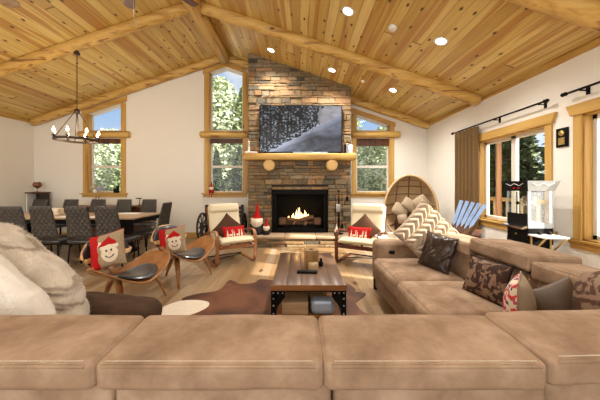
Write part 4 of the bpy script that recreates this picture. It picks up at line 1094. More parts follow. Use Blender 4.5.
fur_heap('fur_throw', 'plain cream white faux fur throw in front of the ribbed one', [(.46, -1.62, -1.10), (.70, -1.66, -1.165), (.80, -1.66, -1.23), (.88, -1.66, -1.32), (.95, -1.65, -1.40), (1.02, -1.62, -1.47), (1.06, -1.58, -1.52)], 1.24, .09, M['fur_cream'], lambda x, z: .4 * math.sin(x * 20 + z * 9), 12000)

# ------------------------------------------------------------------ dining set
dt = thing('dining_table', 'long dining table with pale plank top and black base', 'table', (-4.36, 5.10, 0))
b = MB(); b.rbox(-1.475, 1.475, -.50, .50, .735, .765, .006, 2, 2); b.build('tabletop', M['dtop'], dt)
b = MB(); b.box(-1.46, 1.46, -.485, -.47, .66, .735); b.box(-1.46, 1.46, .47, .485, .66, .735); b.box(-1.46, -1.445, -.47, .47, .66, .735); b.box(1.445, 1.46, -.47, .47, .66, .735); b.build('apron', M['black'], dt)
for sx in (-1, 1):
    b = MB(); b.box(sx * .95 - .05, sx * .95 + .05, -.3, .3, .06, .735); b.box(sx * .95 - .09, sx * .95 + .09, -.42, .42, 0, .06); b.build('pedestal', M['black'], dt, bevel=.008)
b = MB(); b.box(-.9, .9, -.04, .04, .2, .28); b.build('stretcher', M['black'], dt)
dc = thing('dining_chair', None, 'chair', (0, 0, 0), 0, 'quilted dining chairs')
def qb(u, v, sg):
    w = .335 + .075 * (1 - v); x = (u * 2 - 1) * w / 2; z = .51 + .50 * v; y = .215 + .085 * v ** 1.3
    X, Z = u * 5, v * 8; 
    d = min(abs(((X + Z * .62) % 1) - .5), abs(((X - Z * .62) % 1) - .5)); gr = .016 * min(1, d * 2.6) ** .5 - .016
    e = max(0, 1 - abs(u * 2 - 1) ** 8) ** .5 * max(0, 1 - abs(v * 2 - 1) ** 10) ** .5
    return (x, y + sg * (.030 + gr) * e, z)
b = MB(); b.grid(lambda u, v: qb(u, v, -1), 40, 44); b.grid(lambda u, v: qb(u, v, 1), 40, 44, flip=True)
b.build('backrest', M['quilt'], dc)
b = MB(); b.rbox(-.22, .22, -.24, .22, .42, .49, .03, 3, 4, puff=.01); b.build('seat', M['leather'], dc)
for (sx, sy) in ((-1, -1), (1, -1), (-1, 1), (1, 1)):
    b = MB(); b.tube([(sx * .18, sy * .19, .43), (sx * .20, sy * .22, 0)], .012, 8); b.build('leg', M['black'], dc)
CH = [(-4.40, 4.32, 180 + 4, 'near row, leftmost in view by the fur throw'), (-3.92, 4.32, 180, 'near row, second from the left'), (-3.38, 4.32, 180, 'near row, third from the left'), (-2.92, 4.30, 180, 'near row, rightmost'),
      (-6.12, 6.0, 0, 'far row, farthest left in front of the cabinet'), (-5.39, 6.0, 0, 'far row, second from the left'), (-4.75, 6.0, 0, 'far row, under the window flowers'), (-4.14, 6.0, 0, 'far row, left of the sideboard lamp'), (-3.55, 6.0, 0, 'far row, rightmost'),
      (-2.80, 5.04, -90, 'at the right end of the table, seen from its side')]
for i, (x, y, a, l) in enumerate(CH):
    c = dc if i == 0 else copy_tree(dc)
    c.location = (x, y, 0); c.rotation_euler = (0, 0, R(a)); c['label'] = 'charcoal quilted dining chair, ' + l
# cabinet with goblet
cab = thing('corner_cabinet', 'black open cabinet with wooden top in left back corner', 'cabinet', (-6.60, 6.72, 0)); cab.scale = (.60, .55, 1)
b = MB(); b.box(-.29, -.26, -.22, .22, 0, 1.14); tag(b.build('side_panel', M['white'], cab), 'pale side panel')
b = MB(); b.box(.26, .29, -.22, .22, 0, 1.14); b.build('side_panel', M['blackwood'], cab)
b = MB(); b.box(-.26, .26, .19, .22, 0, 1.14); b.box(-.26, .26, -.2, .19, .0, .08); b.box(-.26, .26, -.2, .19, .62, .64); b.build('shelf_back', M['blackwood'], cab)
b = MB(); b.rbox(-.33, .33, -.25, .24, 1.14, 1.175, .008, 2, 2); b.build('top', M['slatwood'], cab)
b = MB(); b.lathe([(.10, 0), (.10, .008), (.012, .02), (.010, .13), (.05, .15), (.115, .20), (.135, .26), (.12, .33), (.085, .37), (.078, .37), (.11, .32), (.125, .26), (.1, .2), (.0, .17)], 24)
o = simple('glass_goblet', b, M['brownglass'], 'oversized amber glass goblet standing on the black cabinet', 'goblet'); o.location = (-6.62, 6.72, 1.175); o.scale = (.68, .68, .68)
sb = thing('sideboard', 'low dark wooden sideboard behind the dining table', 'sideboard', (-4.70, 6.66, 0))
b = MB(); b.rbox(-.9, .9, -.2, .2, .80, .84, .006, 2, 2); b.build('top', M['tableedge'], sb)
b = MB(); b.box(-.87, .87, -.17, .19, .1, .80); b.build('body', M['slatwood'], sb)
for i in range(4):
    b = MB(); b.box(-.86 + .43 * i, -.45 + .43 * i, -.19, -.17, .13, .78); d_ = b.build('door', M['slatwood'], sb, bevel=.004)
    b = MB(); b.lathe([(.012, 0), (.014, .02), (0, .025)], 10, Matrix.Translation((-.48 + .43 * i if i % 2 == 0 else -.83 + .43 * i, -.19, .5)) @ Matrix.Rotation(R(90), 4, 'X')); b.build('knob', M['gold'], d_)
for sx in (-1, 1):
    for sy in (-1, 1):
        b = MB(); b.box(sx * .82 - .025, sx * .82 + .025, sy * .14 - .025, sy * .14 + .025, 0, .1); b.build('leg', M['slatwood'], sb)
b = MB(); b.lathe([(.06, 0), (.06, .01), (.01, .02), (.01, .15)], 14); b.tube([(-.10, 0, .17), (-.07, 0, .12), (0, 0, .10), (.07, 0, .12), (.10, 0, .17)], .01, 8); b.tube([(-.05, 0, .10), (-.04, 0, .24)], .008, 6); b.tube([(.05, 0, .1), (.02, 0, .2), (.06, 0, .24)], .008, 6)
o = simple('iron_figurine', b, M['black'], 'small black iron figurine on the sideboard below the flowers', 'figurine'); o.location = (-5.02, 6.62, .84)
b = MB(); b.lathe([(.05, 0), (.05, .01), (.008, .02), (.008, .17)], 12); b.rbox(-.09, .05, -.02, .02, .165, .19, .008)
o = simple('desk_lamp', b, M['black'], 'thin black desk lamp at the right end of the sideboard', 'lamp'); o.location = (-3.98, 6.62, .84)
b = MB(); b.rbox(-.13, .13, -.07, .07, 0, .13, .012); o = simple('tissue_box', b, M['offwhite'], 'cream coloured box on the dining table', 'box'); o.location = (-4.70, 5.10, .765)
for i, (x, y, l) in enumerate(((-3.55, 4.78, 'white placemat on dining table behind the rightmost near chair'), (-4.1, 4.80, 'white placemat on dining table between the middle near chairs'), (-3.45, 5.4, 'white placemat on the far right of dining table'))):
    b = MB(); b.rbox(-.2, .2, -.14, .14, 0, .005, .002, 1, 2); o = simple('placemat', b, M['white'], l, 'placemat', 'white placemats'); o.location = (x, y, .7655)
fp_ = thing('flower_arrangement', 'white and lilac flowers in a white pot on window sill', 'flowers', (-5.26, 6.865, 1.146))
b = MB(); b.lathe([(.045, 0), (.055, .02), (.06, .07), (.05, .075)], 16); b.build('pot', M['white'], fp_)
rr = random.Random(12)
for nm, m, n_, cx in (('white_blossom', M['offwhite'], 16, -.05), ('lilac_blossom', plain('lilac_petals', (.42, .36, .50), .8), 20, .12), ('leaf', M['pine_mid'], 10, .04)):
    b = MB()
    for _ in range(n_):
        p = Vector((cx + rr.gauss(0, .055), rr.uniform(-.05, .02), .13 + rr.gauss(0, .045)))
        b.rbox(-.016, .016, -.010, .010, -.016, .016, .009, 2, 1, Matrix.Translation(p) @ Matrix.Rotation(rr.random() * 3, 4, 'Y') @ Matrix.Scale(rr.uniform(.7, 1.3), 4)); b.tube([(0, 0, .06), p], .003, 4)
    b.build(nm, m, fp_)
b = MB(); b.rbox(-.07, .07, -.035, .035, 0, .12, .03); b.rbox(.0, .07, -.03, .03, .10, .19, .025); b.prism([(.01, .18), (.03, .18), (.015, .215)], 1, -.01, .01); b.prism([(.045, .18), (.065, .18), (.06, .215)], 1, -.01, .01)
o = simple('cat_figurine', b, M['black'], 'black cat figurine on the right of the dining window sill', 'figurine'); o.location = (-4.74, 6.885, 1.146)
b = MB(); b.lathe([(.035, 0), (.05, .03), (.045, .08), (.02, .11), (.0, .14)], 14); o = simple('white_ornament', b, M['offwhite'], 'round white ornament on right corner of small window sill', 'ornament'); o.location = (2.28, 6.87, 1.146)

# chandelier
cx, cy = -4.09, 4.89
ch = thing('chandelier', 'dark iron ring chandelier with eight candle bulbs over dining table', 'chandelier', (cx, cy, 0))
b = MB(); b.lathe([(.06, 3.73), (.06, 3.76), (.02, 3.80)], 16); b.build('canopy', M['iron'], ch)
b = MB(); z = 2.74
while z < 3.73:
    a = [(math.sin(2 * PI * i / 8) * .012 * (1 if int(z * 40) % 2 else .3), math.sin(2 * PI * i / 8) * .012 * (.3 if int(z * 40) % 2 else 1), z + .016 * math.cos(2 * PI * i / 8)) for i in range(8)]; b.tube(a, .004, 4, close=True); z += .026
b.build('chain', M['iron'], ch)
b = MB(); b.lathe([(.01, 2.74), (.05, 2.72), (.055, 2.66), (.02, 2.63)], 14); b.build('hub', M['iron'], ch)
ch.scale = (.80, .80, 1)
b = MB(); b.lathe([(.385, 2.14), (.415, 2.14), (.415, 2.18), (.385, 2.18), (.385, 2.14)], 48, caps=False); b.build('ring', M['iron'], ch, weld=False)
b = MB()
for i in range(4):
    a = PI / 4 + PI / 2 * i; b.tube([(.03 * math.cos(a), .03 * math.sin(a), 2.68), (.39 * math.cos(a), .39 * math.sin(a), 2.17)], .008, 6)
b.build('arm_rod', M['iron'], ch)
for i in range(8):
    a = R(18 + 45 * i); x, y = .42 * math.cos(a), .42 * math.sin(a)
    b = MB(); b.lathe([(.006, 2.17), (.035, 2.20), (.035, 2.205), (.013, 2.21), (.013, 2.26), (.0, 2.262)], 12, None, x, y); cd = b.build('candle_cup', M['iron'], ch)
    b = MB(); b.lathe([(.010, 2.262), (.024, 2.285), (.020, 2.31), (.004, 2.345)], 12, None, x, y); tag(b.build('bulb', M['bulb'], cd), 'glowing candle bulb')
    if i % 2 == 0:
        l = bpy.data.lights.new('bulb_light', 'POINT'); l.energy = 5; l.color = (1, .8, .55); l.shadow_soft_size = .03
        lo = bpy.data.objects.new('bulb_light', l); COL.objects.link(lo); lo.location = (cx + x * .8, cy + y * .8, 2.39)

# ceiling fan
fn = thing('ceiling_fan', 'brown bladed ceiling fan hanging from the ridge, mostly above frame', 'ceiling fan', (RX, 3.03, 0))
b = MB(); b.lathe([(.02, 3.9), (.02, 4.42), (.07, 4.45), (.07, 4.53)], 14); b.build('down_rod', M['iron'], fn)
b = MB(); b.lathe([(.05, 3.72), (.13, 3.76), (.14, 3.86), (.06, 3.92)], 20); b.build('motor', M['iron'], fn)
for k_ in range(5):
    a = R(124 - 72 * k_); MM = Matrix.Translation((0, 0, 3.79)) @ Matrix.Rotation(a, 4, 'Z') @ Matrix.Rotation(R(9), 4, 'X')
    b = MB(); b.prism([(.18, -.05), (.75, -.07), (.80, -.06), (.81, .04), (.78, .065), (.18, .05)], 2, -.006, .006, MM); b.build('blade', M['darkwood'], fn)
b = MB(); b.tube([(.0, .05, 3.20), (.0, .05, 3.76)], .003, 5); b.lathe([(0, 3.16), (.01, 3.18), (0, 3.21)], 8, None, .0, .05); b.build('pull_chain', M['steel'], fn)

# ------------------------------------------------------------------ curtain, rods, plaque
cu = thing('curtain', 'bronze patterned curtain panel at the left of side window', 'curtain', (0, 0, 0))
b = MB()
def drape(u, v):
    y = 4.80 + .68 * u; z = .04 + 2.36 * v; w = 1 - .25 * (1 - v) * 0
    return (3.195 + .045 * math.sin(u * 2 * PI * 6 + .6 * math.sin(v * 3)) * (.7 + .3 * (1 - v)), y, z)
b.grid(drape, 96, 16); q = MB(); o = b.build('panel', M['curtain'], cu); sm = o.modifiers.new('Solid', 'SOLIDIFY'); sm.thickness = .004
def rod(name, y0, y1, label, ends, ys):
    t = thing(name, label, 'curtain rod', (0, 0, 0), 0, 'black curtain rods')
    b = MB(); b.tube([(3.20, y0, 2.42), (3.20, y1, 2.42)], .013, 10); b.build('pole', M['black'], t)
    for e_ in ends:
        b = MB(); b.lathe([(.012, -.05), (.026, -.03), (.014, -.012), (.026, .005), (.012, .03)], 12, Matrix.Translation((3.20, e_, 2.42)) @ Matrix.Rotation(R(90), 4, 'X')); b.build('finial', M['black'], t)
    for y in ys:
        b = MB(); b.box(3.20, XR, y - .008, y + .008, 2.40, 2.412); b.box(XR - .01, XR, y - .02, y + .02, 2.36, 2.44); b.build('bracket', M['black'], t)
rod('curtain_rod', 3.50, 5.55, 'long black curtain rod above the window with bronze curtain', (3.46, 5.58), (3.58, 4.4, 5.5))
rod('curtain_rod', 1.5, 3.18, 'short black curtain rod at the upper right frame edge', (3.22,), (3.05, 1.9))
pq = thing('wall_plaque', 'small black plaque with gold medallion between the two side windows', 'plaque', (3.30, 3.345, 1.92))
b = MB(); b.rbox(-.02, 0, -.075, .075, -.12, .12, .004, 1, 1); b.build('board', M['black'], pq)
b = MB(); b.lathe([(.035, 0), (.035, .006), (0, .007)], 18, Matrix.Translation((-.02, 0, .055)) @ Matrix.Rotation(R(-90), 4, 'Y')); b.build('medallion', M['gold'], pq)
b = MB(); b.box(-.024, -.02, -.04, .04, -.09, -.0); b.build('nameplate', M['gold'], pq)

# ------------------------------------------------------------------ popcorn machine
px0, px1, py0, py1 = 2.755, 3.06, 3.22, 3.55
pm = thing('popcorn_machine', 'black and silver popcorn machine with glass case by side window', 'popcorn machine', (0, 0, 0))
silver = plain('pale_silver_panel', (.40, .43, .45), .35, metal=.3, var=.03)
b = MB(); b.rbox(px0, px1, py0, py1, .66, .80, .01, 2, 2); b.build('base', M['black'], pm)
b = MB(); b.box(px0 - .006, px0, py0 + .02, py1 - .02, .675, .745); d_ = b.build('drawer', M['black'], pm, bevel=.003)
b = MB(); b.lathe([(.008, 0), (.010, .012), (0, .016)], 10, Matrix.Translation((px0 - .006, 3.385, .71)) @ Matrix.Rotation(R(-90), 4, 'Y')); b.build('knob', M['gold'], d_)
b = MB(); b.box(px0 - .002, px0 + .004, py0 + .01, py1 - .01, .80, .97); tag(b.build('front_panel', M['black'], pm), 'black lower front panel')
b = MB(); b.prism([(px0, .80), (px0 - .06, .785), (px0 - .065, .80), (px0 - .062, .812), (px0, .83)], 1, py0 + .01, py1 - .01); b.build('serving_chute', M['chrome'], pm)
b = MB(); b.box(px0, px1, py0 - .002, py0 + .004, .80, .865); tag(b.build('side_skirt', silver, pm), 'silver lower side skirt')
b = MB()
for (x, y) in ((px0, py0), (px1 - .016, py0), (px0, py1 - .016), (px1 - .016, py1 - .016)): b.box(x, x + .016, y, y + .016, .80, 1.27)
b.build('corner_post', silver, pm)
ledm = emit('cabinet_light_strip', (1, .97, .92), 2.5)
b = MB(); b.box(px0 + .018, px0 + .028, py0 + .006, py0 + .016, .86, 1.25); b.box(px1 - .028, px1 - .018, py0 + .006, py0 + .016, .86, 1.25); tag(b.build('light_strip', ledm, pm), 'glowing white light strip')
for nm, (a0, a1, b0, b1) in (('side_glass', (px0 + .016, px1 - .016, py0 + .004, py0 + .008)), ('back_glass', (px1 - .008, px1 - .004, py0 + .016, py1 - .016)), ('far_glass', (px0 + .016, px1 - .016, py1 - .008, py1 - .004))):
    b = MB(); b.box(a0, a1, b0, b1, .865, 1.245); b.build(nm, M['acrylic'] if nm == 'side_glass' else M['glass'], pm)
b = MB(); b.box(px0 + .004, px0 + .008, py0 + .016, py1 - .016, .97, 1.245); b.build('door_glass', M['glass'], pm)
b = MB(); b.box(px0 - .008, px0, py0 + .155, py0 + .17, .97, 1.245); b.rbox(px0 - .04, px0 - .005, py0 + .12, py0 + .14, 1.08, 1.12, .008); b.build('door_handle', M['black'], pm)
b = MB(); b.lathe([(.07, 1.06), (.075, 1.07), (.075, 1.17), (.06, 1.18)], 20, None, 2.90, 3.37); b.tube([(2.90, 3.37, 1.18), (2.90, 3.37, 1.25)], .012, 8); tag(b.build('kettle', M['chrome'], pm), 'shiny hanging kettle')
# flared hood
def hood(z0, z1, o0, o1):
    v = []
    for z, o_ in ((z0, o0), (z1, o1)): v += [(px0 - o_, py0 - o_, z), (px1 + o_, py0 - o_, z), (px1 + o_, py1 + o_, z), (px0 - o_, py1 + o_, z)]
    return v
b = MB(); b.smooth = False; b.add(hood(1.25, 1.375, .008, .045), [(3, 2, 1, 0), (4, 5, 6, 7), (0, 1, 5, 4), (1, 2, 6, 5), (2, 3, 7, 6), (3, 0, 4, 7)], None, [1, 1, 1, 1, 1, 0])
b.build('hood', [plain('matt_black_panel', (.012, .011, .011), .7, spec=.1), silver], pm, weld=False)
def scroll(side):
    P = []
    for i in range(21):
        s_ = i / 20; k = .012 * math.cos(s_ * PI * 4) ; P.append((s_, k))
    return P
b = MB()
n_ = (-.125, 0, -.037)
b.tube([(px0 - .008 - .037 * ((1.33 + k - 1.25) / .125) - .003, py0 + .03 + s_ * .27, 1.33 + k) for s_, k in scroll(0)], .003, 5)
b.tube([(px0 + .02 + s_ * .265, py0 - .008 - .037 * ((1.33 + k - 1.25) / .125) - .003, 1.33 + k) for s_, k in scroll(0)], .003, 5)
b.build('scroll_trim', M['white'], pm)
b = MB()
swm = emit('red_switch', (.9, .04, .02), .35)
for yy in (3.34, 3.41):
    b = MB(); b.rbox(px0 - .026, px0 - .012, yy - .014, yy + .014, 1.278, 1.295, .005); tag(b.build('switch', swm, pm), 'red rocker switch')
pc = thing('popcorn_cart', 'black popcorn cart with folding white side shelf', 'cart', (0, 0, 0))
b = MB(); b.box(px0 + .0, px1, py0, py1, .60, .66); b.build('top', M['black'], pc)
b = MB(); b.box(px0 + .01, px1 - .01, py0 + .01, py1 - .01, .22, .60); b.build('body', M['black'], pc, bevel=.005)
b = MB(); b.box(px0 + .004, px0 + .01, py0 + .02, py1 - .02, .24, .58); b.build('door', M['black'], pc)
for (x, y) in ((px0 + .03, py0 + .03), (px1 - .03, py0 + .03), (px0 + .03, py1 - .03), (px1 - .03, py1 - .03)):
    b = MB(); b.tube([(x, y, .22), (x, y, .06)], .012, 8); b.lathe([(.04, -.012), (.04, .012)], 16, Matrix.Translation((x, y, .04)) @ Matrix.Rotation(R(90), 4, 'Y')); b.build('caster', M['black'], pc)
b = MB(); b.rbox(px0 - .01, px1 - .04, py0 - .24, py0 - .005, .715, .735, .006, 2, 2); tag(b.build('shelf', M['white'], pc), 'white fold out shelf')
for x in (px0 + .03, px1 - .04):
    b = MB(); b.tube([(x, py0 - .2, .712), (x, py0 - .01, .50)], .010, 6); b.box(x - .01, x + .01, py0 - .012, py0, .46, .715); tag(b.build('bracket', M['gold'], pc), 'brass folding bracket')
for x in (px0+.08, px0+.2):
    b = MB(); b.lathe([(.022, 0), (.024, .02), (.01, .04), (.0, .045)], 10); o = simple('small_shaker', b, M['black'], 'black shaker on the cart shelf, %s' % ('nearer the room' if x < px0 + .1 else 'nearer the wall'), 'shaker', 'shakers on the cart shelf'); o.location = (x, py0 - .06, .735)

# ------------------------------------------------------------------ rattan egg chair with cushions
ec = thing('rattan_egg_chair', 'tall woven rattan egg chair in the right back corner', 'chair', (2.40, 5.80, 0), R(-18), None)
EC = Vector((0, .28, .86))
def shell(u, v, o=0):
    a = 2 * PI * u; r = v
    x = .54 * r * math.cos(a) * (1 - .10 * math.sin(a) * r); z = .70 * r * math.sin(a) + .0; d = .50 * math.sqrt(max(0, 1 - r * r))
    y = EC.y - .28 + d + .16 * z + o * 1.0; return (x, y, EC.z + z)
b = MB(); b.grid(lambda u, v: shell(u, v), 48, 16); b.build('woven_shell', M['cane'], ec)
b = MB(); b.tube([shell(i / 48, 1.0) for i in range(48)], .024, 8, close=True); tag(b.build('rim', M['rim'], ec), 'thick pale rattan rim')
b = MB()
def onshell(x, z):
    k = (x / .54) ** 2 + (z / .70) ** 2; return (x, .50 * math.sqrt(max(0, 1 - min(1, k))) + .16 * z - .012, EC.z + z)
for z in (-.42, -.2, .02, .24, .42, .56):
    w = .54 * math.sqrt(max(0, 1 - (z / .70) ** 2)) * .97; b.tube([onshell(w * (-1 + i / 9), z + .04 * (1 - (i / 9 - 1) ** 2)) for i in range(19)], .011, 6)
for x in (-.3, 0, .3):
    w = .70 * math.sqrt(max(0, 1 - (x / .54) ** 2)) * .97; b.tube([onshell(x * (1 - .2 * abs(i / 9 - 1)), w * (-1 + i / 9)) for i in range(19)], .012, 6)
b.build('rib', M['canerib'], ec)
b = MB(); b.tube([(.36 * math.cos(2 * PI * i / 24), .2 + .36 * math.sin(2 * PI * i / 24), .025) for i in range(24)], .022, 8, close=True)
for i in range(6):
    a = 2 * PI * i / 6; b.tube([(.36 * math.cos(a), .2 + .36 * math.sin(a), .03), (.2 * math.cos(a), .22 + .2 * math.sin(a), .27)], .016, 6)
b.tube([(.2 * math.cos(2 * PI * i / 24), .22 + .2 * math.sin(2 * PI * i / 24), .27) for i in range(24)], .018, 8, close=True)
b.build('stand', M['rim'], ec)
eM = Matrix.Translation((2.40, 5.80, 0)) @ Matrix.Rotation(R(-18), 4, 'Z')
def egg_pillow(label, x, y, z, size, ang, mat, grp='cushions in the rattan chair'):
    c = eM @ Vector((x, y, z)); w = (math.cos(R(ang)), -.1, math.sin(R(ang))); up = (-math.sin(R(ang)), .25, math.cos(R(ang)))
    pillow('cushion', label, 'cushion', size, c, w, up, [mat], n=18, group=grp, rnd=.12, pinch=.02)
egg_pillow('brown round seat cushion at the bottom of the rattan chair', -.02, .16, .42, (.62, .30, .26), 0, M['brownvelvet'])
egg_pillow('tan cushion at the left inside the rattan chair, leaning outward', -.20, .10, .78, (.36, .30, .16), -32, M['tan'])
egg_pillow('tan cushion in the middle of the rattan chair pile', .00, .12, .90, (.36, .26, .15), -38, M['tan'])
egg_pillow('tan cushion at the right, topmost in the rattan chair', .22, .10, .95, (.34, .30, .16), 35, M['tan'])
egg_pillow('small tan cushion lowest left in the rattan chair', -.16, -.02, .60, (.22, .2, .14), 10, M['tan'])
egg_pillow('beige cushion lying low at the right of the rattan chair', .18, .0, .66, (.34, .26, .15), -12, M['tan'])

# slatted chair with pale blue slat tops
sc_ = thing('slatted_chair', 'wooden slatted chair with pale blue back slats beside the curtain', 'chair', (2.47, 4.25, 0), R(-38))
for i in range(5):
    x = -.12 + .044 * i; k = 3 + (i - 2) * .5
    b = MB(); b.box(-.024, .024, -.01, .01, 0, .70, rotM((x, .12, .42), 0, R(-24), R(7 * k))); o = b.build('back_slat', M['slatwood'], sc_, bevel=.004)
    b = MB(); b.prism([(-.027, .34), (0, .26 - .04 * (i % 2)), (.027, .34), (.027, .73), (-.027, .73)], 1, -.016 - .002 * (i % 2), -.0105, rotM((x, .12, .42), 0, R(-24), R(7 * k))); tag(b.build('slat_face', M['blueslat'], o), 'pale blue slat face')
b = MB()
for i in range(5): b.box(-.26, .26, -.36 + .1 * i, -.27 + .1 * i, .40 - .012 * i, .42 - .012 * i)
b.build('seat', M['slatwood'], sc_, bevel=.004)
for sx in (-1, 1):
    b = MB(); b.box(sx * .30 - .05, sx * .30 + .05, -.40, .26, .60, .62); b.build('arm', M['slatwood'], sc_, bevel=.004)
    b = MB(); b.box(sx * .27 - .02, sx * .27 + .02, -.36, -.30, 0, .60); b.build('leg', M['slatwood'], sc_, bevel=.004)
    b = MB(); b.box(sx * .27 - .02, sx * .27 + .02, .16, .24, 0, .60); b.build('leg', M['slatwood'], sc_, bevel=.004)
# side table by the right armchair
sd = thing('side_table', 'small side table with glossy white top behind right armchair', 'side table', (1.42, 4.15, 0))
b = MB(); b.rbox(-.2, .2, -.2, .2, .50, .525, .01, 2, 2); b.build('top', M['white'], sd)
for sx in (-1, 1):
    for sy in (-1, 1):
        b = MB(); b.tube([(sx * .15, sy * .15, .5), (sx * .18, sy * .18, 0)], .014, 8); b.build('leg', M['slatwood'], sd)
b = MB(); b.rbox(-.09, .09, -.06, .06, 0, .07, .01); o = simple('tissue_box', b, M['offwhite'], 'white tissue box on the side table behind the sofa arm', 'box'); o.location = (1.45, 4.12, .525)

# ------------------------------------------------------------------ outside
gr = MB()
NG = 40
def ground(u, v):
    x = -60 + 120 * u; y = -20 + 90 * v; z = -.9 + .5 * noise.noise(Vector((x * .08, y * .08, 0)))
    if x > 4: z += .03 * (x - 4)
    return (x, y, z)
gr.grid(ground, 60, 50); tag(gr.build('ground', M['snowg']), 'patchy snow covered forest ground', 'ground', kind='structure')
dk = MB(); dk.box(XR + .16, 6.4, -2.5, 9.5, -.12, -.02); tag(dk.build('deck_floor', M['deckboard']), 'wooden deck outside the side windows', 'deck', kind='structure')
rl = thing('deck_railing', 'pale log deck railing outside the side windows', 'railing', (6.2, 3, 0))
b = MB(); log(b, (0, -5, .92), (0, 6.4, .92), .06, 14, 10, 3); log(b, (0, -5, .12), (0, 6.4, .12), .045, 14, 10, 5); b.build('rail', M['log_y'], rl)
for i in range(44):
    b = MB(); b.tube([(0, -4.9 + .26 * i, .12), (0, -4.9 + .26 * i, .92)], .035, 8); b.build('baluster', M['deckwood'], rl)
po = thing('deck_post', 'thick brown log post on the deck outside side window', 'post', (5.2, 6.98, 0))
b = MB(); log(b, (0, 0, -.02), (0, 0, 3.2), .065, 8, 14, 6); b.build('post_log', wood('porch_post', 2, (.34, .17, .07), (.26, .12, .05), (.16, .07, .03), knots=.3), po)
hs_ = thing('neighbour_house', 'grey roofed brown cabin among the trees behind', 'house', (4.4, 18, -1.0))
b = MB(); b.prism([(-2.2, 0), (2.2, 0), (2.2, 1.7), (0, 3.1), (-2.2, 1.7)], 1, 0, 4); b.build('wall', M['siding'], hs_)
b = MB(); b.prism([(-2.6, 1.5), (0, 3.2), (2.6, 1.5), (2.6, 1.62), (0, 3.34), (-2.6, 1.62)], 1, -.5, 4.3); b.build('roof', M['roofgrey'], hs_)
b = MB(); b.box(-.7, .7, -.03, 0, .7, 1.6); b.build('window', M['steelblue'], hs_)

def tree_mesh(kind, h, seed, n_):
    rr = random.Random(seed); b = MB(); b.smooth = False
    for _ in range(n_):
        t = rr.random()
        if kind == 'pine':
            z = h * (.10 + .90 * t ** 1.1); rmax = h * .21 * (1 - (z / h)) ** .8 + .1
            wh = math.floor(z * 2.2) / 2.2; a = rr.random() * 2 * PI; lobes = .62 + .38 * math.cos(a * 5 + wh * 9)
            r = rmax * math.sqrt(rr.random()) * lobes; p = Vector((r * math.cos(a), r * math.sin(a), z - r * .35 + rr.gauss(0, .05)))
            s_ = rr.uniform(.10, .22)
        else:
            z = h * (.22 + .75 * t); k = math.sin(PI * min(1, max(0, (z / h - .12) / .9))) ** .7; a = rr.random() * 2 * PI
            r = h * .26 * k * math.sqrt(rr.random()) * (.6 + .5 * noise.noise(Vector((math.cos(a) * 2, math.sin(a) * 2, z * .9 + seed))) + .2); p = Vector((r * math.cos(a), r * math.sin(a), z)); s_ = rr.uniform(.08, .17)
        d = Vector((rr.gauss(0, 1), rr.gauss(0, 1), rr.gauss(0, .5))).normalized() * s_; e_ = d.cross(Vector((rr.gauss(0, 1), rr.gauss(0, 1), rr.gauss(0, 1)))).normalized() * s_ * .5
        b.add([p - d, p + e_, p + d, p - e_], [(0, 1, 2, 3)])
    return b
def trunk_mesh(h, r, seed, kind):
    b = MB(); log(b, (0, 0, -.3), (0, 0, h * .95), r, 8, 8, seed)
    for i in range(len(b.v)): k = 1 - .8 * max(0, b.v[i][2]) / h; b.v[i] = (b.v[i][0] * k, b.v[i][1] * k, b.v[i][2])
    rr = random.Random(seed)
    for _ in range(16):
        z = h * rr.uniform(.2, .85); a = rr.random() * 2 * PI; L = h * .17 * (1.1 - z / h)
        b.tube([(0, 0, z), (L * .6 * math.cos(a), L * .6 * math.sin(a), z + (.1 if kind != 'pine' else -.1) * L), (L * math.cos(a), L * math.sin(a), z + (.5 if kind != 'pine' else -.3) * L)], [.03, .02, .006], 5)
    return b
protos = {}
def tree(key, kind, h, leafm, nleaf):
    t = thing('pine_tree' if kind == 'pine' else 'leafy_tree', None, 'tree', (0, 0, 0), 0, 'trees outside the windows')
    tag(tree_mesh(kind, h, len(protos) + 3, nleaf).build('foliage', leafm, t, weld=False), None); trunk_mesh(h, .16, len(protos) + 5, kind).build('trunk', M['bark'], t); protos[key] = [t, False]
tree('dark', 'pine', 9.0, M['pine_dark'], 9000); tree('mid', 'pine', 8.0, M['pine_mid'], 9000); tree('pale', 'leafy', 8.5, M['pale_leaf'], 8000)
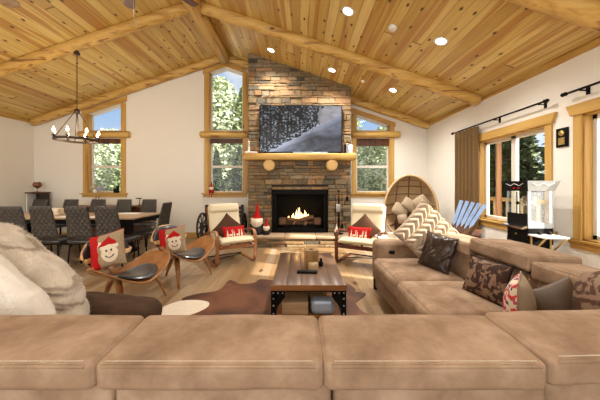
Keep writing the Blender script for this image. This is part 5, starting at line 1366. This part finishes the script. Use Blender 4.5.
TR = [('pale', -4.6, 15.0, 1.0, 'pale frosted leafy tree filling the left of the peaked window'), ('mid', -3.1, 14.6, .95, 'olive green pine in the right of the peaked window'), ('dark', -3.25, 10.4, .40, 'low dark pine close behind the peaked window'),
      ('dark', -2.45, 10.8, .42, 'second low dark pine close behind the peaked window'), ('pale', -9.6, 13.6, .62, 'pale leafy tree low in the left of the dining window'), ('mid', -8.2, 12.4, .52, 'small olive pine in the middle of the dining window'), ('pale', -7.8, 13.6, .55, 'small pale leafy tree at the right of the dining window'),
      ('pale', 2.5, 15.5, .80, 'pale leafy tree at the left of small right window'), ('mid', 3.6, 21, .70, 'olive pine behind the cabin roof'), ('pale', 4.9, 15.5, .68, 'pale leafy tree at the right of the small window'), ('dark', 2.4, 13, .33, 'low dark pine left of the cabin'),
      ('dark', 9.5, 9.0, .9, 'tall dark pine behind the deck railing, left window pane'), ('dark', 8.6, 11.5, .95, 'tall dark pine beside the curtain edge'), ('mid', 11.8, 14.5, 1.0, 'tall olive pine in the gap of the left pane'), ('dark', 9.8, 5.8, .9, 'tall dark pine behind the popcorn machine'),
      ('mid', 12.5, 8.5, 1.1, 'tall olive pine behind the right pane'), ('dark', 13, 11.5, 1.1, 'far dark pine between the panes'), ('pale', 11.5, 6.6, .7, 'pale tree low behind the popcorn machine'), ('dark', 16, 15, 1.2, 'far dark pine at the back of the grove'), ('mid', 16.5, 11, 1.2, 'far olive pine behind the deck'),
      ('dark', 14.5, 18.5, 1.2, 'far dark pine behind the curtain side'), ('pale', -6.3, 19, 1.0, 'far pale tree behind the wall left of the chimney'), ('mid', -12.4, 17, .66, 'far olive pine at the left of the dining window'), ('mid', -10.6, 17.5, .60, 'far olive pine right behind the dining window'), ('dark', 18, 8.5, 1.2, 'far dark pine seen over the railing'), ('pale', 3.7, 13.2, .60, 'pale frosted tree standing alone before the cabin, seen in the sloped window'), ('mid', 13.2, 4.2, 1.0, 'olive pine at the right edge behind the deck')]
for i, (k_, x, y, s_, l) in enumerate(TR):
    p = protos[k_]; t = p[0] if not p[1] else copy_tree(p[0]); p[1] = True
    t.location = (x, y, -.9 + (.03 * (x - 4) if x > 4 else 0)); t.scale = (s_, s_, s_); t.rotation_euler = (0, 0, i * 1.7); t['label'] = l

# ------------------------------------------------------------------ sky, sun, camera
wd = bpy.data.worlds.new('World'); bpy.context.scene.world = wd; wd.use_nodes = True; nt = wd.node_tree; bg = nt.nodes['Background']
tc = nt.nodes.new('ShaderNodeTexCoord'); sp = nt.nodes.new('ShaderNodeSeparateXYZ'); nt.links.new(tc.outputs['Generated'], sp.inputs[0])
rp = nt.nodes.new('ShaderNodeValToRGB'); e_ = rp.color_ramp.elements; e_[0].position = .0; e_[0].color = (.80, .86, .92, 1); e_[1].position = .6; e_[1].color = (.16, .36, .85, 1)
m_ = e_.__class__ and rp.color_ramp.elements.new(.25); m_.color = (.36, .58, .95, 1)
nt.links.new(sp.outputs[2], rp.inputs[0])
nz = nt.nodes.new('ShaderNodeTexNoise'); nt.links.new(tc.outputs['Generated'], nz.inputs['Vector']); nz.inputs['Scale'].default_value = 4.0; nz.inputs['Detail'].default_value = 5
cr = nt.nodes.new('ShaderNodeValToRGB'); cr.color_ramp.elements[0].position = .50; cr.color_ramp.elements[1].position = .66; nt.links.new(nz.outputs['Fac'], cr.inputs[0])
mx = nt.nodes.new('ShaderNodeMix'); mx.data_type = 'RGBA'; nt.links.new(cr.outputs[0], mx.inputs[0]); nt.links.new(rp.outputs[0], mx.inputs[6]); mx.inputs[7].default_value = (.95, .95, .96, 1)

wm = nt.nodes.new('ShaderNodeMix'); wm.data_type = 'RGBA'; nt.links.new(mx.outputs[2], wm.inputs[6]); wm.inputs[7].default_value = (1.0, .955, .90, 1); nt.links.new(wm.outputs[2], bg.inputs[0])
# the sky is brighter on the sun's side
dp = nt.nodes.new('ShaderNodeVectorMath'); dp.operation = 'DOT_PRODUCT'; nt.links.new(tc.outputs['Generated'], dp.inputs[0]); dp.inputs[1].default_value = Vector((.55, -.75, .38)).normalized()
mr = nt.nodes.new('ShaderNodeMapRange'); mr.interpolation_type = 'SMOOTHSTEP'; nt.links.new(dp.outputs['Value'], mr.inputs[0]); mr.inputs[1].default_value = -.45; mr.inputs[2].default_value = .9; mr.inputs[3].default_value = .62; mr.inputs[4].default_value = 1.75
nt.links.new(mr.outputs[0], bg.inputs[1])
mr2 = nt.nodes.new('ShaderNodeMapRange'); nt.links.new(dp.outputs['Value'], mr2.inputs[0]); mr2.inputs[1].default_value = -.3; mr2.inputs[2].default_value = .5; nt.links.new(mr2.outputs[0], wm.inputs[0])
sun = bpy.data.lights.new('sun', 'SUN'); sun.energy = 11; sun.angle = R(.6); sun.color = (1, .95, .85)
o = bpy.data.objects.new('sun', sun); COL.objects.link(o); o.rotation_euler = Vector((-1, .38, -.50)).to_track_quat('-Z', 'Y').to_euler()
cam = bpy.data.cameras.new('camera'); cam.sensor_width = 36; cam.lens = F / 600 * 36; cam.shift_y = -13 / 600; cam.clip_start = .05; cam.clip_end = 300
co_ = bpy.data.objects.new('camera', cam); COL.objects.link(co_); co_.location = (0, 0, H); co_.rotation_euler = (R(90), 0, 0)
sc2 = bpy.context.scene; sc2.camera = co_
sc2.view_settings.view_transform = 'Standard'; sc2.view_settings.look = 'None'; sc2.view_settings.exposure = 0.76; sc2.view_settings.gamma = 1; sc2.view_settings.use_curve_mapping = False
sc2.cycles.max_bounces = 8; sc2.cycles.diffuse_bounces = 5; sc2.cycles.transparent_max_bounces = 12; sc2.cycles.sample_clamp_indirect = 6
